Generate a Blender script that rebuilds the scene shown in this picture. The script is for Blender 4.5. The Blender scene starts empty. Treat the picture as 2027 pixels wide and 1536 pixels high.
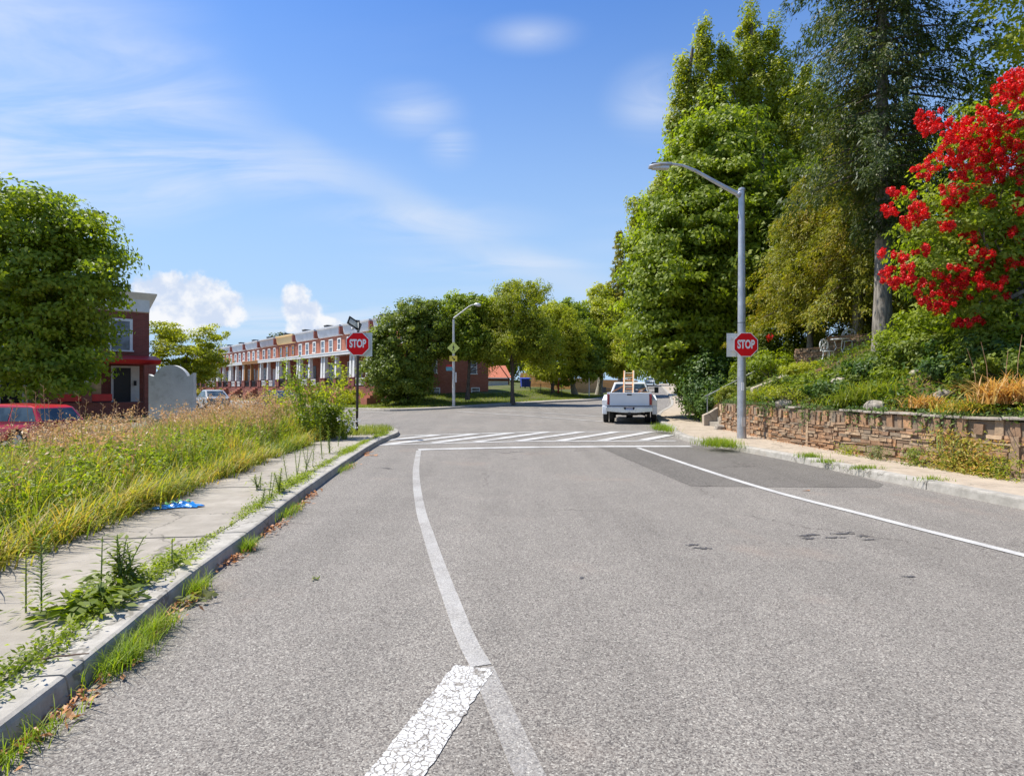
import bpy, bmesh, math, random
import numpy as np
from mathutils import Vector, Matrix
from mathutils.geometry import delaunay_2d_cdt
S = bpy.context.scene
COL = S.collection
F = 1150.0; EYE = 1.6
# ---------------------------------------------------------------- camera
cd = bpy.data.cameras.new('camera'); cam = bpy.data.objects.new('camera', cd); COL.objects.link(cam)
cam.location = (0, 0, EYE); cam.rotation_euler = (math.radians(90), 0, 0)
cd.sensor_width = 36; cd.lens = F / 2027 * 36; cd.clip_start = .05; cd.clip_end = 3000
S.camera = cam
# ---------------------------------------------------------------- light
SUN_EL = math.radians(60); SX, SY = -.95, .22
L_ = math.hypot(SX, SY); SX /= L_; SY /= L_
sv = Vector((SX * math.cos(SUN_EL), SY * math.cos(SUN_EL), math.sin(SUN_EL)))
sl = bpy.data.lights.new('sun', 'SUN'); so = bpy.data.objects.new('sun', sl); COL.objects.link(so)
sl.energy = 4.6; sl.angle = math.radians(.5); sl.color = (1, .955, .87)
so.rotation_euler = sv.to_track_quat('Z', 'Y').to_euler(); so.location = (-20, 10, 40)
S.view_settings.view_transform = 'Standard'; S.view_settings.look = 'None'
S.view_settings.exposure = .72; S.view_settings.gamma = 1
S.cycles.max_bounces = 5; S.cycles.diffuse_bounces = 3; S.cycles.transmission_bounces = 3; S.cycles.glossy_bounces = 2; S.cycles.transparent_max_bounces = 4
w = bpy.data.worlds.new('World'); S.world = w; w.use_nodes = True
nt = w.node_tree; N = nt.nodes; LK = nt.links; N.clear()

class NB:
    """tiny node expression helper"""
    def __init__(s, nt): s.nt = nt
    def n(s, t, **k):
        x = s.nt.nodes.new(t)
        for a, b in k.items(): setattr(x, a, b)
        return x
    def put(s, inp, v):
        if isinstance(v, bpy.types.NodeSocket): s.nt.links.new(v, inp)
        elif v is not None:
            if hasattr(inp.default_value, '__len__') and not hasattr(v, '__len__'): v = (v,) * len(inp.default_value)
            if hasattr(v, '__len__') and len(inp.default_value) == 4 and len(v) == 3: v = tuple(v) + (1,)
            inp.default_value = v
    def m(s, op, a, b=None, c=None, clamp=False):
        x = s.n('ShaderNodeMath', operation=op, use_clamp=clamp)
        s.put(x.inputs[0], a); s.put(x.inputs[1], b)
        if c is not None: s.put(x.inputs[2], c)
        return x.outputs[0]
    def v(s, op, a, b=None, out=0):
        x = s.n('ShaderNodeVectorMath', operation=op); s.put(x.inputs[0], a)
        if b is not None:
            if op == 'SCALE': s.put(x.inputs['Scale'], b)
            else: s.put(x.inputs[1], b)
        return x.outputs['Value'] if op in ('LENGTH', 'DOT_PRODUCT', 'DISTANCE') else x.outputs[0]
    def noise(s, vec, scale, detail=4, rough=.5, dist=0, col=False):
        x = s.n('ShaderNodeTexNoise'); s.put(x.inputs['Vector'], vec); x.inputs['Scale'].default_value = scale
        x.inputs['Detail'].default_value = detail; x.inputs['Roughness'].default_value = rough; x.inputs['Distortion'].default_value = dist
        return x.outputs[1 if col else 0]
    def vor(s, vec, scale, feature='F1', out='Distance', rnd=1):
        x = s.n('ShaderNodeTexVoronoi', feature=feature); s.put(x.inputs['Vector'], vec); x.inputs['Scale'].default_value = scale
        x.inputs['Randomness'].default_value = rnd
        return x.outputs[out]
    def mr(s, v, a, b, c=0, d=1, smooth=True):
        x = s.n('ShaderNodeMapRange', interpolation_type='SMOOTHSTEP' if smooth else 'LINEAR')
        s.put(x.inputs[0], v); s.put(x.inputs[1], a); s.put(x.inputs[2], b); s.put(x.inputs[3], c); s.put(x.inputs[4], d)
        return x.outputs[0]
    def mix(s, f, a, b, mode='MIX'):
        x = s.n('ShaderNodeMix', data_type='RGBA', blend_type=mode); s.put(x.inputs[0], f); s.put(x.inputs[6], a); s.put(x.inputs[7], b)
        return x.outputs[2]
    def ramp(s, f, stops, const=False):
        x = s.n('ShaderNodeValToRGB'); e = x.color_ramp.elements
        if const: x.color_ramp.interpolation = 'CONSTANT'
        while len(e) < len(stops): e.new(.5)
        for i, (p, c) in enumerate(stops): e[i].position = p; e[i].color = tuple(c) + (1,)
        s.put(x.inputs[0], f); return x.outputs[0]

def d_of(px, py):
    v = Vector(((px - 1013.5) / F, 1, (768 - py) / F)); v.normalize(); return tuple(v)
b = NB(nt)
sky = b.n('ShaderNodeTexSky', sky_type='NISHITA', sun_disc=False); sky.sun_elevation = SUN_EL
sky.sun_rotation = math.atan2(SX, SY); sky.air_density = 1.0; sky.dust_density = .4; sky.ozone_density = 3.0
hs = b.n('ShaderNodeHueSaturation'); b.put(hs.inputs['Color'], sky.outputs[0]); hs.inputs['Saturation'].default_value = 1.22
hs.inputs['Hue'].default_value = .506; hs.inputs['Value'].default_value = 1.15
tc = b.n('ShaderNodeTexCoord'); D = b.v('NORMALIZE', tc.outputs['Generated'])
sp = b.n('ShaderNodeSeparateXYZ'); b.put(sp.inputs[0], D)
den = b.m('ADD', b.m('MAXIMUM', sp.outputs[2], 0), .12)
pl = b.n('ShaderNodeCombineXYZ'); b.put(pl.inputs[0], b.m('DIVIDE', sp.outputs[0], den)); b.put(pl.inputs[1], b.m('DIVIDE', sp.outputs[1], den))
rot = b.n('ShaderNodeMapping'); b.put(rot.inputs[0], pl.outputs[0]); rot.inputs['Rotation'].default_value = (0, 0, math.radians(28)); rot.inputs['Scale'].default_value = (.45, 1.3, 1)
cir = b.mr(b.noise(rot.outputs[0], .8, 7, .52, .45), .50, .85)
def blob(px, py, rx, ry, soft=.8):          # smooth patch of sky direction
    d0 = d_of(px, py); q = b.v('SUBTRACT', D, d0); q = b.v('MULTIPLY', q, (1 / rx, 1 / rx, 1 / ry))
    return b.m('SUBTRACT', 1, b.v('LENGTH', q), clamp=True)
nz = b.noise(D, 9, 8, .6, .3)
wisp = None
for (px, py, rx, ry, a) in [(40, 190, .34, .17, 1.5), (90, 270, .26, .10, 1.3), (820, 220, .10, .05, .7), (890, 290, .06, .045, .6), (1300, 200, .10, .07, .6),
                            (480, 330, .30, .07, .6), (820, 440, .30, .05, .55), (1020, 520, .30, .045, .5), (1050, 70, .10, .03, .5), (0, 60, .3, .2, .7), (640, 640, .5, .05, .7)]:
    t = b.m('MULTIPLY', blob(px, py, rx, ry), a); wisp = t if wisp is None else b.m('MAXIMUM', wisp, t)
wn = b.noise(rot.outputs[0], 2.1, 7, .57, 1.0)
_n = Vector(d_of(330, 190)).cross(Vector(d_of(1120, 548))).normalized()
band = b.m('ABSOLUTE', b.m('ADD', b.v('DOT_PRODUCT', D, tuple(_n)), b.m('MULTIPLY', b.m('SUBTRACT', b.noise(D, 3, 3, .5), .5), .05)))
bandm = b.m('MULTIPLY', b.mr(band, .004, .045, 1, 0), b.mr(b.noise(D, 5, 4, .5), .3, .65, .15, .5)); bandm = b.m('MULTIPLY', bandm, b.mr(b.m('ABSOLUTE', sp.outputs[0]), .25, .5, 1, .1))
wm = b.m('MULTIPLY', b.mr(wisp, .0, .75), b.mr(wn, .30, .64))
wm = b.m('MAXIMUM', wm, b.m('MULTIPLY', cir, .42))
cum = None
nzd = b.m('MULTIPLY', b.m('SUBTRACT', b.noise(D, 26, 9, .66), .5), 2.3)
for (px, py, rx, ry) in [(395, 598, .072, .055), (330, 585, .06, .048), (365, 632, .08, .035), (440, 622, .045, .028), (588, 592, .030, .034), (596, 622, .040, .036), (620, 645, .06, .022),
                         (60, 640, .16, .05)]:
    t = b.m('ADD', blob(px, py, rx, ry), 0); cum = t if cum is None else b.m('MAXIMUM', cum, t)
cm = b.mr(b.m('ADD', cum, b.m('MULTIPLY', nzd, b.m('MINIMUM', b.m('MULTIPLY', cum, 2.5), .55))), .12, .42)
hz = b.m('MULTIPLY', b.m('SUBTRACT', 1, b.mr(sp.outputs[2], -.02, .70)), .97)      # pale air towards the horizon
skyc = b.v('MULTIPLY', hs.outputs[0], (.86, 1.08, 1.27)); c0 = b.mix(hz, skyc, (3.45, 4.85, 6.5))
c1 = b.mix(b.m('MULTIPLY', wm, .68), b.mix(bandm, c0, (4.6, 5.4, 6.6)), (5.6, 6.1, 7.0))
cshade = b.mix(b.mr(b.noise(D, 24, 6, .6), .38, .60), (4.7, 5.3, 6.5), (7.0, 7.0, 7.1))
c2 = b.mix(b.m('MULTIPLY', cm, .9), c1, cshade)
bg = b.n('ShaderNodeBackground'); b.put(bg.inputs[0], c2); bg.inputs[1].default_value = .085
wo = b.n('ShaderNodeOutputWorld'); LK.new(bg.outputs[0], wo.inputs[0])

# ---------------------------------------------------------------- materials
MATS = {}
def mat(name, fn):
    m = bpy.data.materials.new(name); m.use_nodes = True; nt = m.node_tree; nt.nodes.clear(); b = NB(nt)
    sh = fn(b); o = b.n('ShaderNodeOutputMaterial'); nt.links.new(sh, o.inputs[0]); MATS[name] = m; return m
def pr(b, col, rough=.7, metal=0, bump=None, bstr=.3, bdist=.01, spec=.5, **kw):
    x = b.n('ShaderNodeBsdfPrincipled'); b.put(x.inputs['Base Color'], col); b.put(x.inputs['Roughness'], rough); b.put(x.inputs['Metallic'], metal)
    b.put(x.inputs['Specular IOR Level'], spec)
    for k, v in kw.items(): b.put(x.inputs[k.replace('_', ' ')], v)
    if bump is not None:
        u = b.n('ShaderNodeBump'); u.inputs['Strength'].default_value = bstr; u.inputs['Distance'].default_value = bdist; b.put(u.inputs['Height'], bump)
        b.put(x.inputs['Normal'], u.outputs[0])
    return x.outputs[0]
def pos(b): return b.n('ShaderNodeNewGeometry').outputs['Position']
def oco(b): return b.n('ShaderNodeTexCoord').outputs['Object']
def rpi(b): return b.n('ShaderNodeNewGeometry').outputs['Random Per Island']
def scl(c, k): return tuple(min(1, x * k) for x in c)
def plain(name, c, rough=.6, var=.12, scale=6, metal=0, spec=.5, dirt=None):
    def fn(b):
        n = b.noise(oco(b), scale, 5, .6); f = b.mr(n, .3, .7)
        col = b.mix(f, scl(c, 1 - var), scl(c, 1 + var))
        if dirt: col = b.mix(b.mr(b.noise(oco(b), 2.3, 6, .7), .5, .75), col, dirt)
        return pr(b, col, b.mr(n, .2, .8, max(.05, rough - .08), rough + .08), metal, n, .12, .004, spec)
    return mat(name, fn)

def asphalt_col(b, base=.20, tint=(1.02, .99, .90)):
    p = pos(b); flat = b.v('MULTIPLY', p, (1, 1, 0))
    cell = b.vor(flat, 130, 'F1', 'Color'); sc = b.n('ShaderNodeSeparateColor'); b.put(sc.inputs[0], cell)
    st = b.ramp(sc.outputs[0], [(0, (.07, .065, .066)), (.18, (.115, .108, .106)), (.45, (.21, .198, .19)), (.8, (.265, .252, .24)), (.96, (.37, .355, .335)), (1, (.46, .445, .42))])
    st = b.mix(b.m('MULTIPLY', sc.outputs[1], .16), st, (.26, .195, .16))
    n2 = b.noise(flat, 170, 3, .7); st = b.mix(b.mr(n2, .30, .62, .62, 0), st, (.05, .048, .05))
    L = b.noise(flat, .28, 4, .6); M2 = b.noise(flat, 2.2, 5, .62)
    k = b.m('ADD', b.m('MULTIPLY', b.m('SUBTRACT', L, .5), .42), b.m('ADD', b.m('MULTIPLY', b.m('SUBTRACT', M2, .5), .22), 1))
    # longitudinal wear streaks
    stv = b.v('MULTIPLY', flat, (1.5, .10, 0)); k = b.m('ADD', k, b.m('MULTIPLY', b.m('SUBTRACT', b.noise(stv, 1, 5, .6), .5), .5))
    kk = b.m('MULTIPLY', k, base / .2)
    c = b.v('SCALE', st, kk); c = b.v('MULTIPLY', c, tint)
    return c, sc.outputs[0], n2, flat
def f_asph(base, rusty=True):
    def fn(b):
        c, h, n2, fl = asphalt_col(b, base)
        wv = b.v('ADD', fl, b.v('SCALE', b.noise(fl, 1.2, 5, .65, 0, True), 1.1)); e = b.vor(wv, .22, 'DISTANCE_TO_EDGE')
        ck = b.m('MULTIPLY', b.mr(e, .0012, .0035, 1, 0), b.mr(b.noise(fl, .35, 3, .5), .48, .56)); c = b.mix(b.m('MULTIPLY', ck, .7), c, (.05, .04, .035))
        if rusty:
            r = b.m('MULTIPLY', b.mr(b.noise(fl, .55, 6, .6), .56, .72), .28); c = b.mix(r, c, (.26, .19, .145))
            st = b.mr(b.noise(fl, 1.7, 2, .5), .74, .78); c = b.mix(b.m('MULTIPLY', st, .35), c, (.07, .066, .066))
        return pr(b, c, .88, 0, b.m('ADD', h, n2), .45, .004, .25)
    return fn
mat('asphalt', f_asph(.218)); mat('asphalt_dark', f_asph(.150, False))
def f_paint(wear, crack=0, soft=None):
    def fn(b):
        c, h, n2, fl = asphalt_col(b, .225)
        a = b.noise(fl, 60, 4, .8); l = b.noise(fl, 1.1, 4, .6)
        m = b.mr(b.m('ADD', a, b.m('MULTIPLY', b.m('SUBTRACT', l, .5), .8)), wear - .12, wear + .12)
        if crack:
            wv = b.v('ADD', fl, b.v('SCALE', b.noise(fl, 14, 4, .6, 0, True), .05))
            e = b.vor(wv, 30, 'DISTANCE_TO_EDGE'); m = b.m('MULTIPLY', b.mr(e, .035, .10), b.mr(b.noise(fl, 9, 5, .65), .33, .45))
            m = b.m('MULTIPLY', m, b.mr(a, .15, .25))
        pc = b.mix(b.mr(b.noise(fl, 5, 5, .7), .3, .7), (.46, .45, .425), (.58, .57, .55))
        if soft: m = b.m('ADD', b.m('MULTIPLY', m, soft[0]), b.m('MULTIPLY', b.mr(l, .25, .7, .6, 1), soft[1]))
        return pr(b, b.mix(m, c, pc), .75, 0, m, .3, .003, .3)
    return fn
mat('paint', f_paint(.40, 0, (.45, .42))); mat('paint_worn', f_paint(.5, 0, (.16, .30))); mat('paint_cracked', f_paint(.3, 1))
mat('paint_faint', f_paint(.56, 0, (.25, .12)))
def f_conc(c, dark, sc=1):
    def fn(b):
        p = pos(b); n = b.noise(p, 3 * sc, 8, .7); s2 = b.noise(p, 120, 3, .7); st = b.noise(p, .9, 6, .65)
        col = b.mix(b.mr(n, .3, .72), dark, c); col = b.mix(b.mr(s2, .55, .75, 0, .45), col, scl(dark, .7))
        col = b.mix(b.mr(st, .55, .75, 0, .5), col, (.30, .25, .19)); 
        wv = b.v('ADD', p, b.v('SCALE', b.noise(p, 3, 4, .6, 0, True), .5))
        e = b.vor(wv, .55, 'DISTANCE_TO_EDGE'); col = b.mix(b.mr(e, .003, .010, .6, 0), col, (.10, .09, .07))
        isl = rpi(b); col = b.v('SCALE', col, b.mr(isl, 0, 1, .92, 1.08, False))
        return pr(b, col, .9, 0, b.m('ADD', n, s2), .35, .006, .2)
    return fn
mat('concrete', f_conc((.37, .33, .275), (.27, .24, .195))); mat('kerb_concrete', f_conc((.42, .39, .34), (.27, .25, .215), 2))
mat('pave_tan', f_conc((.48, .40, .305), (.35, .285, .215)))
def f_soil(a, c, g=None):
    def fn(b):
        p = pos(b); n = b.noise(p, 1.6, 8, .7); s = b.noise(p, 28, 4, .7)
        col = b.mix(b.mr(n, .3, .7), a, c); col = b.mix(b.mr(s, .45, .65), col, scl(a, .55))
        if g: col = b.mix(b.mr(b.noise(p, .5, 6, .7), .42, .6), col, g)
        return pr(b, col, .95, 0, s, .6, .03, .1)
    return fn
mat('soil', f_soil((.11, .085, .05), (.17, .13, .075))); mat('turf', f_soil((.055, .085, .02), (.10, .13, .035), (.13, .12, .06)))
mat('hill_soil', f_soil((.10, .065, .038), (.17, .10, .055), (.055, .07, .025)))
def f_brick(c1, c2, mort, sc=1):
    def fn(b):
        o = b.n('ShaderNodeSeparateXYZ'); b.put(o.inputs[0], oco(b)); cx = b.n('ShaderNodeCombineXYZ')
        b.put(cx.inputs[0], b.m('ADD', o.outputs[0], o.outputs[1])); b.put(cx.inputs[1], o.outputs[2])
        t = b.n('ShaderNodeTexBrick'); b.put(t.inputs['Vector'], cx.outputs[0]); b.put(t.inputs['Color1'], c1); b.put(t.inputs['Color2'], c2); b.put(t.inputs['Mortar'], mort)
        t.inputs['Scale'].default_value = 1; t.inputs['Brick Width'].default_value = .22 * sc; t.inputs['Row Height'].default_value = .075 * sc; t.inputs['Mortar Size'].default_value = .009
        n = b.noise(oco(b), .8, 6, .7); col = b.mix(b.mr(n, .35, .7, 0, .4), t.outputs[0], scl(c1, .6))
        return pr(b, col, .85, 0, t.outputs['Fac'], -.4, .01, .25)
    return fn
mat('brick', f_brick((.42, .135, .075), (.32, .085, .05), (.34, .21, .16)))
mat('brick_dark', f_brick((.29, .075, .055), (.21, .055, .04), (.22, .14, .115)))
def f_leaf(stops, tr=.5, trc=None, rough=.5, gain=(1.48, 1.24, .9)):
    def fn(b):
        r = rpi(b); n = b.noise(pos(b), .7, 3, .6)
        f = b.m('ADD', b.m('MULTIPLY', r, .62), b.m('MULTIPLY', b.mr(n, .3, .7), .38))
        col = b.v('MULTIPLY', b.ramp(f, stops), gain)
        p = pr(b, col, rough, spec=.35)
        t = b.n('ShaderNodeBsdfTranslucent'); b.put(t.inputs[0], b.mix(1, b.v('SCALE', col, 1.7), trc or (.95, 1.0, .35), 'MULTIPLY'))
        m = b.n('ShaderNodeMixShader'); m.inputs[0].default_value = tr; b.put(m.inputs[1], p); b.put(m.inputs[2], t.outputs[0])
        return m.outputs[0]
    return fn
G = lambda *s: [(i / (len(s) - 1), c) for i, c in enumerate(s)]
mat('leaf_mid', f_leaf(G((.07, .115, .012), (.115, .18, .018), (.17, .245, .024), (.24, .31, .04))))
mat('leaf_dark', f_leaf(G((.045, .08, .013), (.08, .13, .017), (.125, .185, .024), (.19, .24, .045)), .42))
mat('leaf_light', f_leaf(G((.14, .19, .02), (.20, .26, .024), (.26, .315, .03), (.33, .36, .06)), .5))
mat('leaf_ivy', f_leaf(G((.028, .060, .016), (.045, .09, .020), (.08, .13, .03), (.13, .18, .05)), .35, gain=(1.3, 1.25, 1)))
mat('leaf_grey', f_leaf(G((.07, .10, .05), (.11, .14, .07), (.17, .20, .11)), .4))
mat('needle_dark', f_leaf(G((.026, .045, .016), (.045, .07, .02), (.075, .10, .025), (.13, .12, .04)), .3, gain=(1.05, 1.05, .9)))
mat('needle_gold', f_leaf(G((.08, .11, .013), (.13, .165, .02), (.19, .205, .027), (.28, .22, .04)), .4))
mat('feather', f_leaf(G((.10, .15, .014), (.155, .21, .02), (.215, .265, .028), (.28, .31, .05)), .5))
mat('petal_red', f_leaf(G((.28, .004, .006), (.52, .008, .009), (.74, .016, .014), (.84, .06, .04)), .25, (1, .10, .08), gain=1))
mat('meadow', f_leaf(G((.055, .085, .014), (.11, .15, .02), (.20, .215, .03), (.37, .30, .05), (.50, .31, .09), (.50, .20, .06)), .42, gain=(.92, 1.05, .9)))
mat('meadow_green', f_leaf(G((.065, .10, .016), (.12, .165, .02), (.19, .225, .03), (.30, .29, .06)), .42, gain=(1.15, 1.1, .9)))
mat('straw', f_leaf(G((.30, .20, .09), (.42, .29, .14), (.50, .33, .20), (.42, .24, .14)), .3, (1, .9, .6), gain=1.1))
mat('straw_pink', f_leaf(G((.27, .17, .10), (.44, .26, .14), (.52, .34, .19), (.30, .26, .10)), .3, (1, .9, .7), gain=1.1))
mat('daylily', f_leaf(G((.34, .20, .06), (.44, .26, .09), (.52, .34, .13), (.22, .22, .05)), .35, (1, .85, .4), gain=1.1))
mat('grass', f_leaf(G((.07, .13, .014), (.11, .19, .02), (.15, .24, .025), (.26, .28, .06)), .45))
mat('dry_leaf', f_leaf(G((.20, .10, .04), (.36, .17, .07), (.45, .22, .10), (.18, .12, .07)), .15, (1, .8, .5), gain=1.1))
def f_bark(c):
    def fn(b):
        p = b.v('MULTIPLY', oco(b), (9, 9, 1.6)); n = b.noise(p, 1.6, 6, .7)
        return pr(b, b.mix(b.mr(n, .35, .65), scl(c, .5), scl(c, 1.35)), .9, 0, n, .8, .03, .2)
    return fn
mat('bark', f_bark((.14, .11, .085))); mat('bark_grey', f_bark((.24, .21, .175))); mat('bark_pale', f_bark((.36, .33, .27)))
def f_stone(b):
    r = rpi(b); n = b.noise(oco(b), 9, 6, .7)
    c = b.ramp(r, G((.20, .13, .08), (.42, .24, .13), (.30, .19, .12), (.46, .33, .21), (.50, .25, .11), (.24, .20, .15), (.56, .39, .24)))
    c = b.mix(b.mr(n, .35, .7, .5, 0), c, scl((.2, .14, .10), .6))
    return pr(b, c, .9, 0, n, .7, .02, .2)
mat('fieldstone', f_stone)
plain('mortar', (.20, .145, .10), .95); plain('boulder', (.30, .26, .21), .9, .45, 7)
plain('steel', (.46, .46, .47), .42, .14, 4, .65); plain('galvanised', (.60, .58, .55), .5, .1, 4, .45)
plain('sign_red', (.80, .010, .014), .6, .06, 3, 0, .15); plain('sign_white', (.85, .83, .80), .4, .04); plain('sign_back', (.62, .63, .60), .5, .08, 5, .2)
plain('sign_lime', (.72, .74, .16), .4, .05); plain('sign_yellow', (.80, .60, .06), .4, .05); plain('black', (.018, .018, .02), .5, .2)
plain('post_brown', (.045, .028, .022), .6, .3, 8); plain('teal', (.10, .30, .36), .5)
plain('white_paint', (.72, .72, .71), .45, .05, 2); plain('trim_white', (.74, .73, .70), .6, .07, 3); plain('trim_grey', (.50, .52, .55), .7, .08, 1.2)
plain('trim_yellow', (.72, .52, .26), .7, .06); plain('ochre', (.36, .17, .05), .7, .1); plain('red_trim', (.52, .02, .02), .5, .08)
plain('stucco', (.60, .59, .55), .9, .10, 1.6, dirt=(.44, .42, .37)); plain('roofing', (.30, .30, .31), .8, .15, 2); plain('tar', (.03, .03, .032), .7)
plain('wood_tan', (.42, .27, .13), .8, .2, 5); plain('wood_fence', (.52, .27, .09), .8, .18, 3); plain('rubber', (.018, .018, .019), .8, .2)
plain('chrome', (.62, .62, .63), .22, .05, 3, 1); plain('rim', (.42, .42, .43), .35, .1, 5, .9); plain('dark_metal', (.03, .028, .03), .6)
plain('bag_blue', (.02, .22, .62), .3, .25, 20); plain('bag_green', (.25, .55, .16), .3, .2, 20); plain('bin_blue', (.02, .05, .42), .4)
plain('ladder_orange', (.74, .33, .13), .5, .12, 5); plain('ladder_metal', (.68, .58, .42), .4, .1, 5, .2)
plain('twig', (.13, .08, .055), .9, .3, 20); plain('iron_white', (.80, .79, .76), .5, .06); plain('siding', (.62, .62, .60), .7, .05, 1)
plain('tar_mark', (.075, .07, .07), .9, .3, 30); plain('roof_red', (.46, .14, .07), .8, .2, 6); plain('flag_red', (.42, .03, .03), .8); plain('roof_shingle', (.14, .13, .13), .9, .2); plain('blue_tarp', (.03, .22, .60), .5)
plain('skin_cat', (.5, .33, .2), .8); plain('stem_green', (.16, .22, .05), .7, .2)
def carpaint(n, c): mat(n, lambda b: pr(b, b.mix(b.mr(b.noise(oco(b), 1.5, 4), .3, .7), scl(c, .93), c), .32, 0, spec=.5, Coat_Weight=.6, Coat_Roughness=.08))
carpaint('car_red', (.52, .014, .028)); carpaint('car_white', (.76, .77, .78)); carpaint('car_dark', (.02, .024, .03)); carpaint('car_silver', (.35, .37, .4))
mat('glass', lambda b: pr(b, b.mix(b.mr(b.noise(oco(b), 2.5, 4), .35, .65), (.02, .03, .035), (.06, .085, .095)), .08, 0, spec=.8))
mat('window_glass', lambda b: pr(b, b.mix(b.mr(b.noise(oco(b), 1.3, 4), .35, .65), (.03, .035, .045), (.16, .19, .23)), .15, 0, spec=.7))
mat('lamp_red', lambda b: pr(b, (.30, .008, .012), .25, 0, spec=.6, Coat_Weight=.5)); plain('plate', (.62, .60, .68), .5, .06, 30)
mat('lamp_clear', lambda b: pr(b, (.6, .6, .62), .15, 0, spec=.7))
# ---------------------------------------------------------------- mesh helpers
class B:
    def __init__(s): s.v = []; s.f = []
    def add(s, vs, fs):
        k = len(s.v); s.v += [tuple(x) for x in vs]; s.f += [tuple(i + k for i in f) for f in fs]; return s
    def box(s, x0, x1, y0, y1, z0, z1):
        return s.add([(x0, y0, z0), (x1, y0, z0), (x1, y1, z0), (x0, y1, z0), (x0, y0, z1), (x1, y0, z1), (x1, y1, z1), (x0, y1, z1)],
                     [(0, 3, 2, 1), (4, 5, 6, 7), (0, 1, 5, 4), (1, 2, 6, 5), (2, 3, 7, 6), (3, 0, 4, 7)])
    def hexa(s, bot, top): return s.add(list(bot) + list(top), [(0, 3, 2, 1), (4, 5, 6, 7), (0, 1, 5, 4), (1, 2, 6, 5), (2, 3, 7, 6), (3, 0, 4, 7)])
    def obox(s, c, ax, ay, az):
        c, ax, ay, az = map(Vector, (c, ax, ay, az)); q = lambda i, j, k: c + ax * i + ay * j + az * k
        return s.hexa([q(-1, -1, -1), q(1, -1, -1), q(1, 1, -1), q(-1, 1, -1)], [q(-1, -1, 1), q(1, -1, 1), q(1, 1, 1), q(-1, 1, 1)])
    def prism(s, poly, a, c, fn):            # poly (p,q) extruded from a to c; fn(p,q,t)->xyz
        n = len(poly); vs = [fn(p, q, a) for p, q in poly] + [fn(p, q, c) for p, q in poly]
        return s.add(vs, [tuple(range(n - 1, -1, -1)), tuple(range(n, 2 * n))] + [(i, (i + 1) % n, n + (i + 1) % n, n + i) for i in range(n)])
    def tube(s, pts, rs, n=8, cap=True):
        pts = [Vector(p) for p in pts]
        if not hasattr(rs, '__len__'): rs = [rs] * len(pts)
        vs = []; ref = None
        for i, p in enumerate(pts):
            t = (pts[min(i + 1, len(pts) - 1)] - pts[max(i - 1, 0)]).normalized()
            if ref is None: ref = Vector((1, 0, 0)) if abs(t.x) < .8 else Vector((0, 1, 0))
            u = (ref - t * ref.dot(t)).normalized(); v = t.cross(u); ref = u
            vs += [p + (u * math.cos(6.2832 * k / n) + v * math.sin(6.2832 * k / n)) * rs[i] for k in range(n)]
        fs = [(i * n + k, i * n + (k + 1) % n, (i + 1) * n + (k + 1) % n, (i + 1) * n + k) for i in range(len(pts) - 1) for k in range(n)]
        if cap: fs += [tuple(range(n - 1, -1, -1)), tuple(range((len(pts) - 1) * n, len(pts) * n))]
        return s.add(vs, fs)
    def xf(s, M): s.v = [tuple(M @ Vector(p)) for p in s.v]; return s
def obj(name, bm, m, parent=None, smooth=False, bevel=0, label=None):
    me = bpy.data.meshes.new(name); me.from_pydata(bm.v, [], bm.f); me.validate(); 
    o = bpy.data.objects.new(name, me); COL.objects.link(o); me.materials.append(MATS[m])
    if smooth:
        me.polygons.foreach_set('use_smooth', [True] * len(me.polygons))
        try: me.set_sharp_from_angle(angle=math.radians(40))
        except Exception: pass
    if bevel:
        q = o.modifiers.new('bevel', 'BEVEL'); q.width = bevel; q.segments = 2; q.limit_method = 'ANGLE'; q.angle_limit = math.radians(35)
    if parent: o.parent = parent
    if label: o['label'] = label
    return o
def quads(name, V, m, parent=None):           # V: (n,4,3) free quads
    V = np.asarray(V, np.float32); n = len(V); me = bpy.data.meshes.new(name)
    me.vertices.add(n * 4); me.vertices.foreach_set('co', V.reshape(-1)); me.loops.add(n * 4)
    me.loops.foreach_set('vertex_index', np.arange(n * 4, dtype=np.int32)); me.polygons.add(n)
    me.polygons.foreach_set('loop_start', np.arange(0, n * 4, 4, dtype=np.int32)); me.update(calc_edges=True)
    o = bpy.data.objects.new(name, me); COL.objects.link(o); me.materials.append(MATS[m])
    if parent: o.parent = parent
    return o
def grid_faces(name, V, nseg, m, parent=None):   # V: (n, nseg+1, 2, 3) blade strips, welded along each blade
    V = np.asarray(V, np.float32); n = len(V); k = (nseg + 1) * 2; me = bpy.data.meshes.new(name)
    me.vertices.add(n * k); me.vertices.foreach_set('co', V.reshape(-1))
    base = np.array([[2 * j, 2 * j + 1, 2 * j + 3, 2 * j + 2] for j in range(nseg)], np.int32)
    idx = (np.arange(n, dtype=np.int32) * k)[:, None, None] + base[None]
    me.loops.add(n * nseg * 4); me.loops.foreach_set('vertex_index', idx.reshape(-1)); me.polygons.add(n * nseg)
    me.polygons.foreach_set('loop_start', np.arange(0, n * nseg * 4, 4, dtype=np.int32)); me.update(calc_edges=True)
    o = bpy.data.objects.new(name, me); COL.objects.link(o); me.materials.append(MATS[m])
    if parent: o.parent = parent
    return o
def tag(o, label=None, cat=None, group=None, kind=None):
    if label: o['label'] = label
    if cat: o['category'] = cat
    if group: o['group'] = group
    if kind: o['kind'] = kind
    return o
def struct(o): o['kind'] = 'structure'; return o
def thing(name, label, cat, loc=(0, 0, 0), rz=0, group=None):
    o = bpy.data.objects.new(name, None); COL.objects.link(o); o.location = loc; o.rotation_euler = (0, 0, rz); o.empty_display_size = .1
    return tag(o, label, cat, group)
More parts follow.
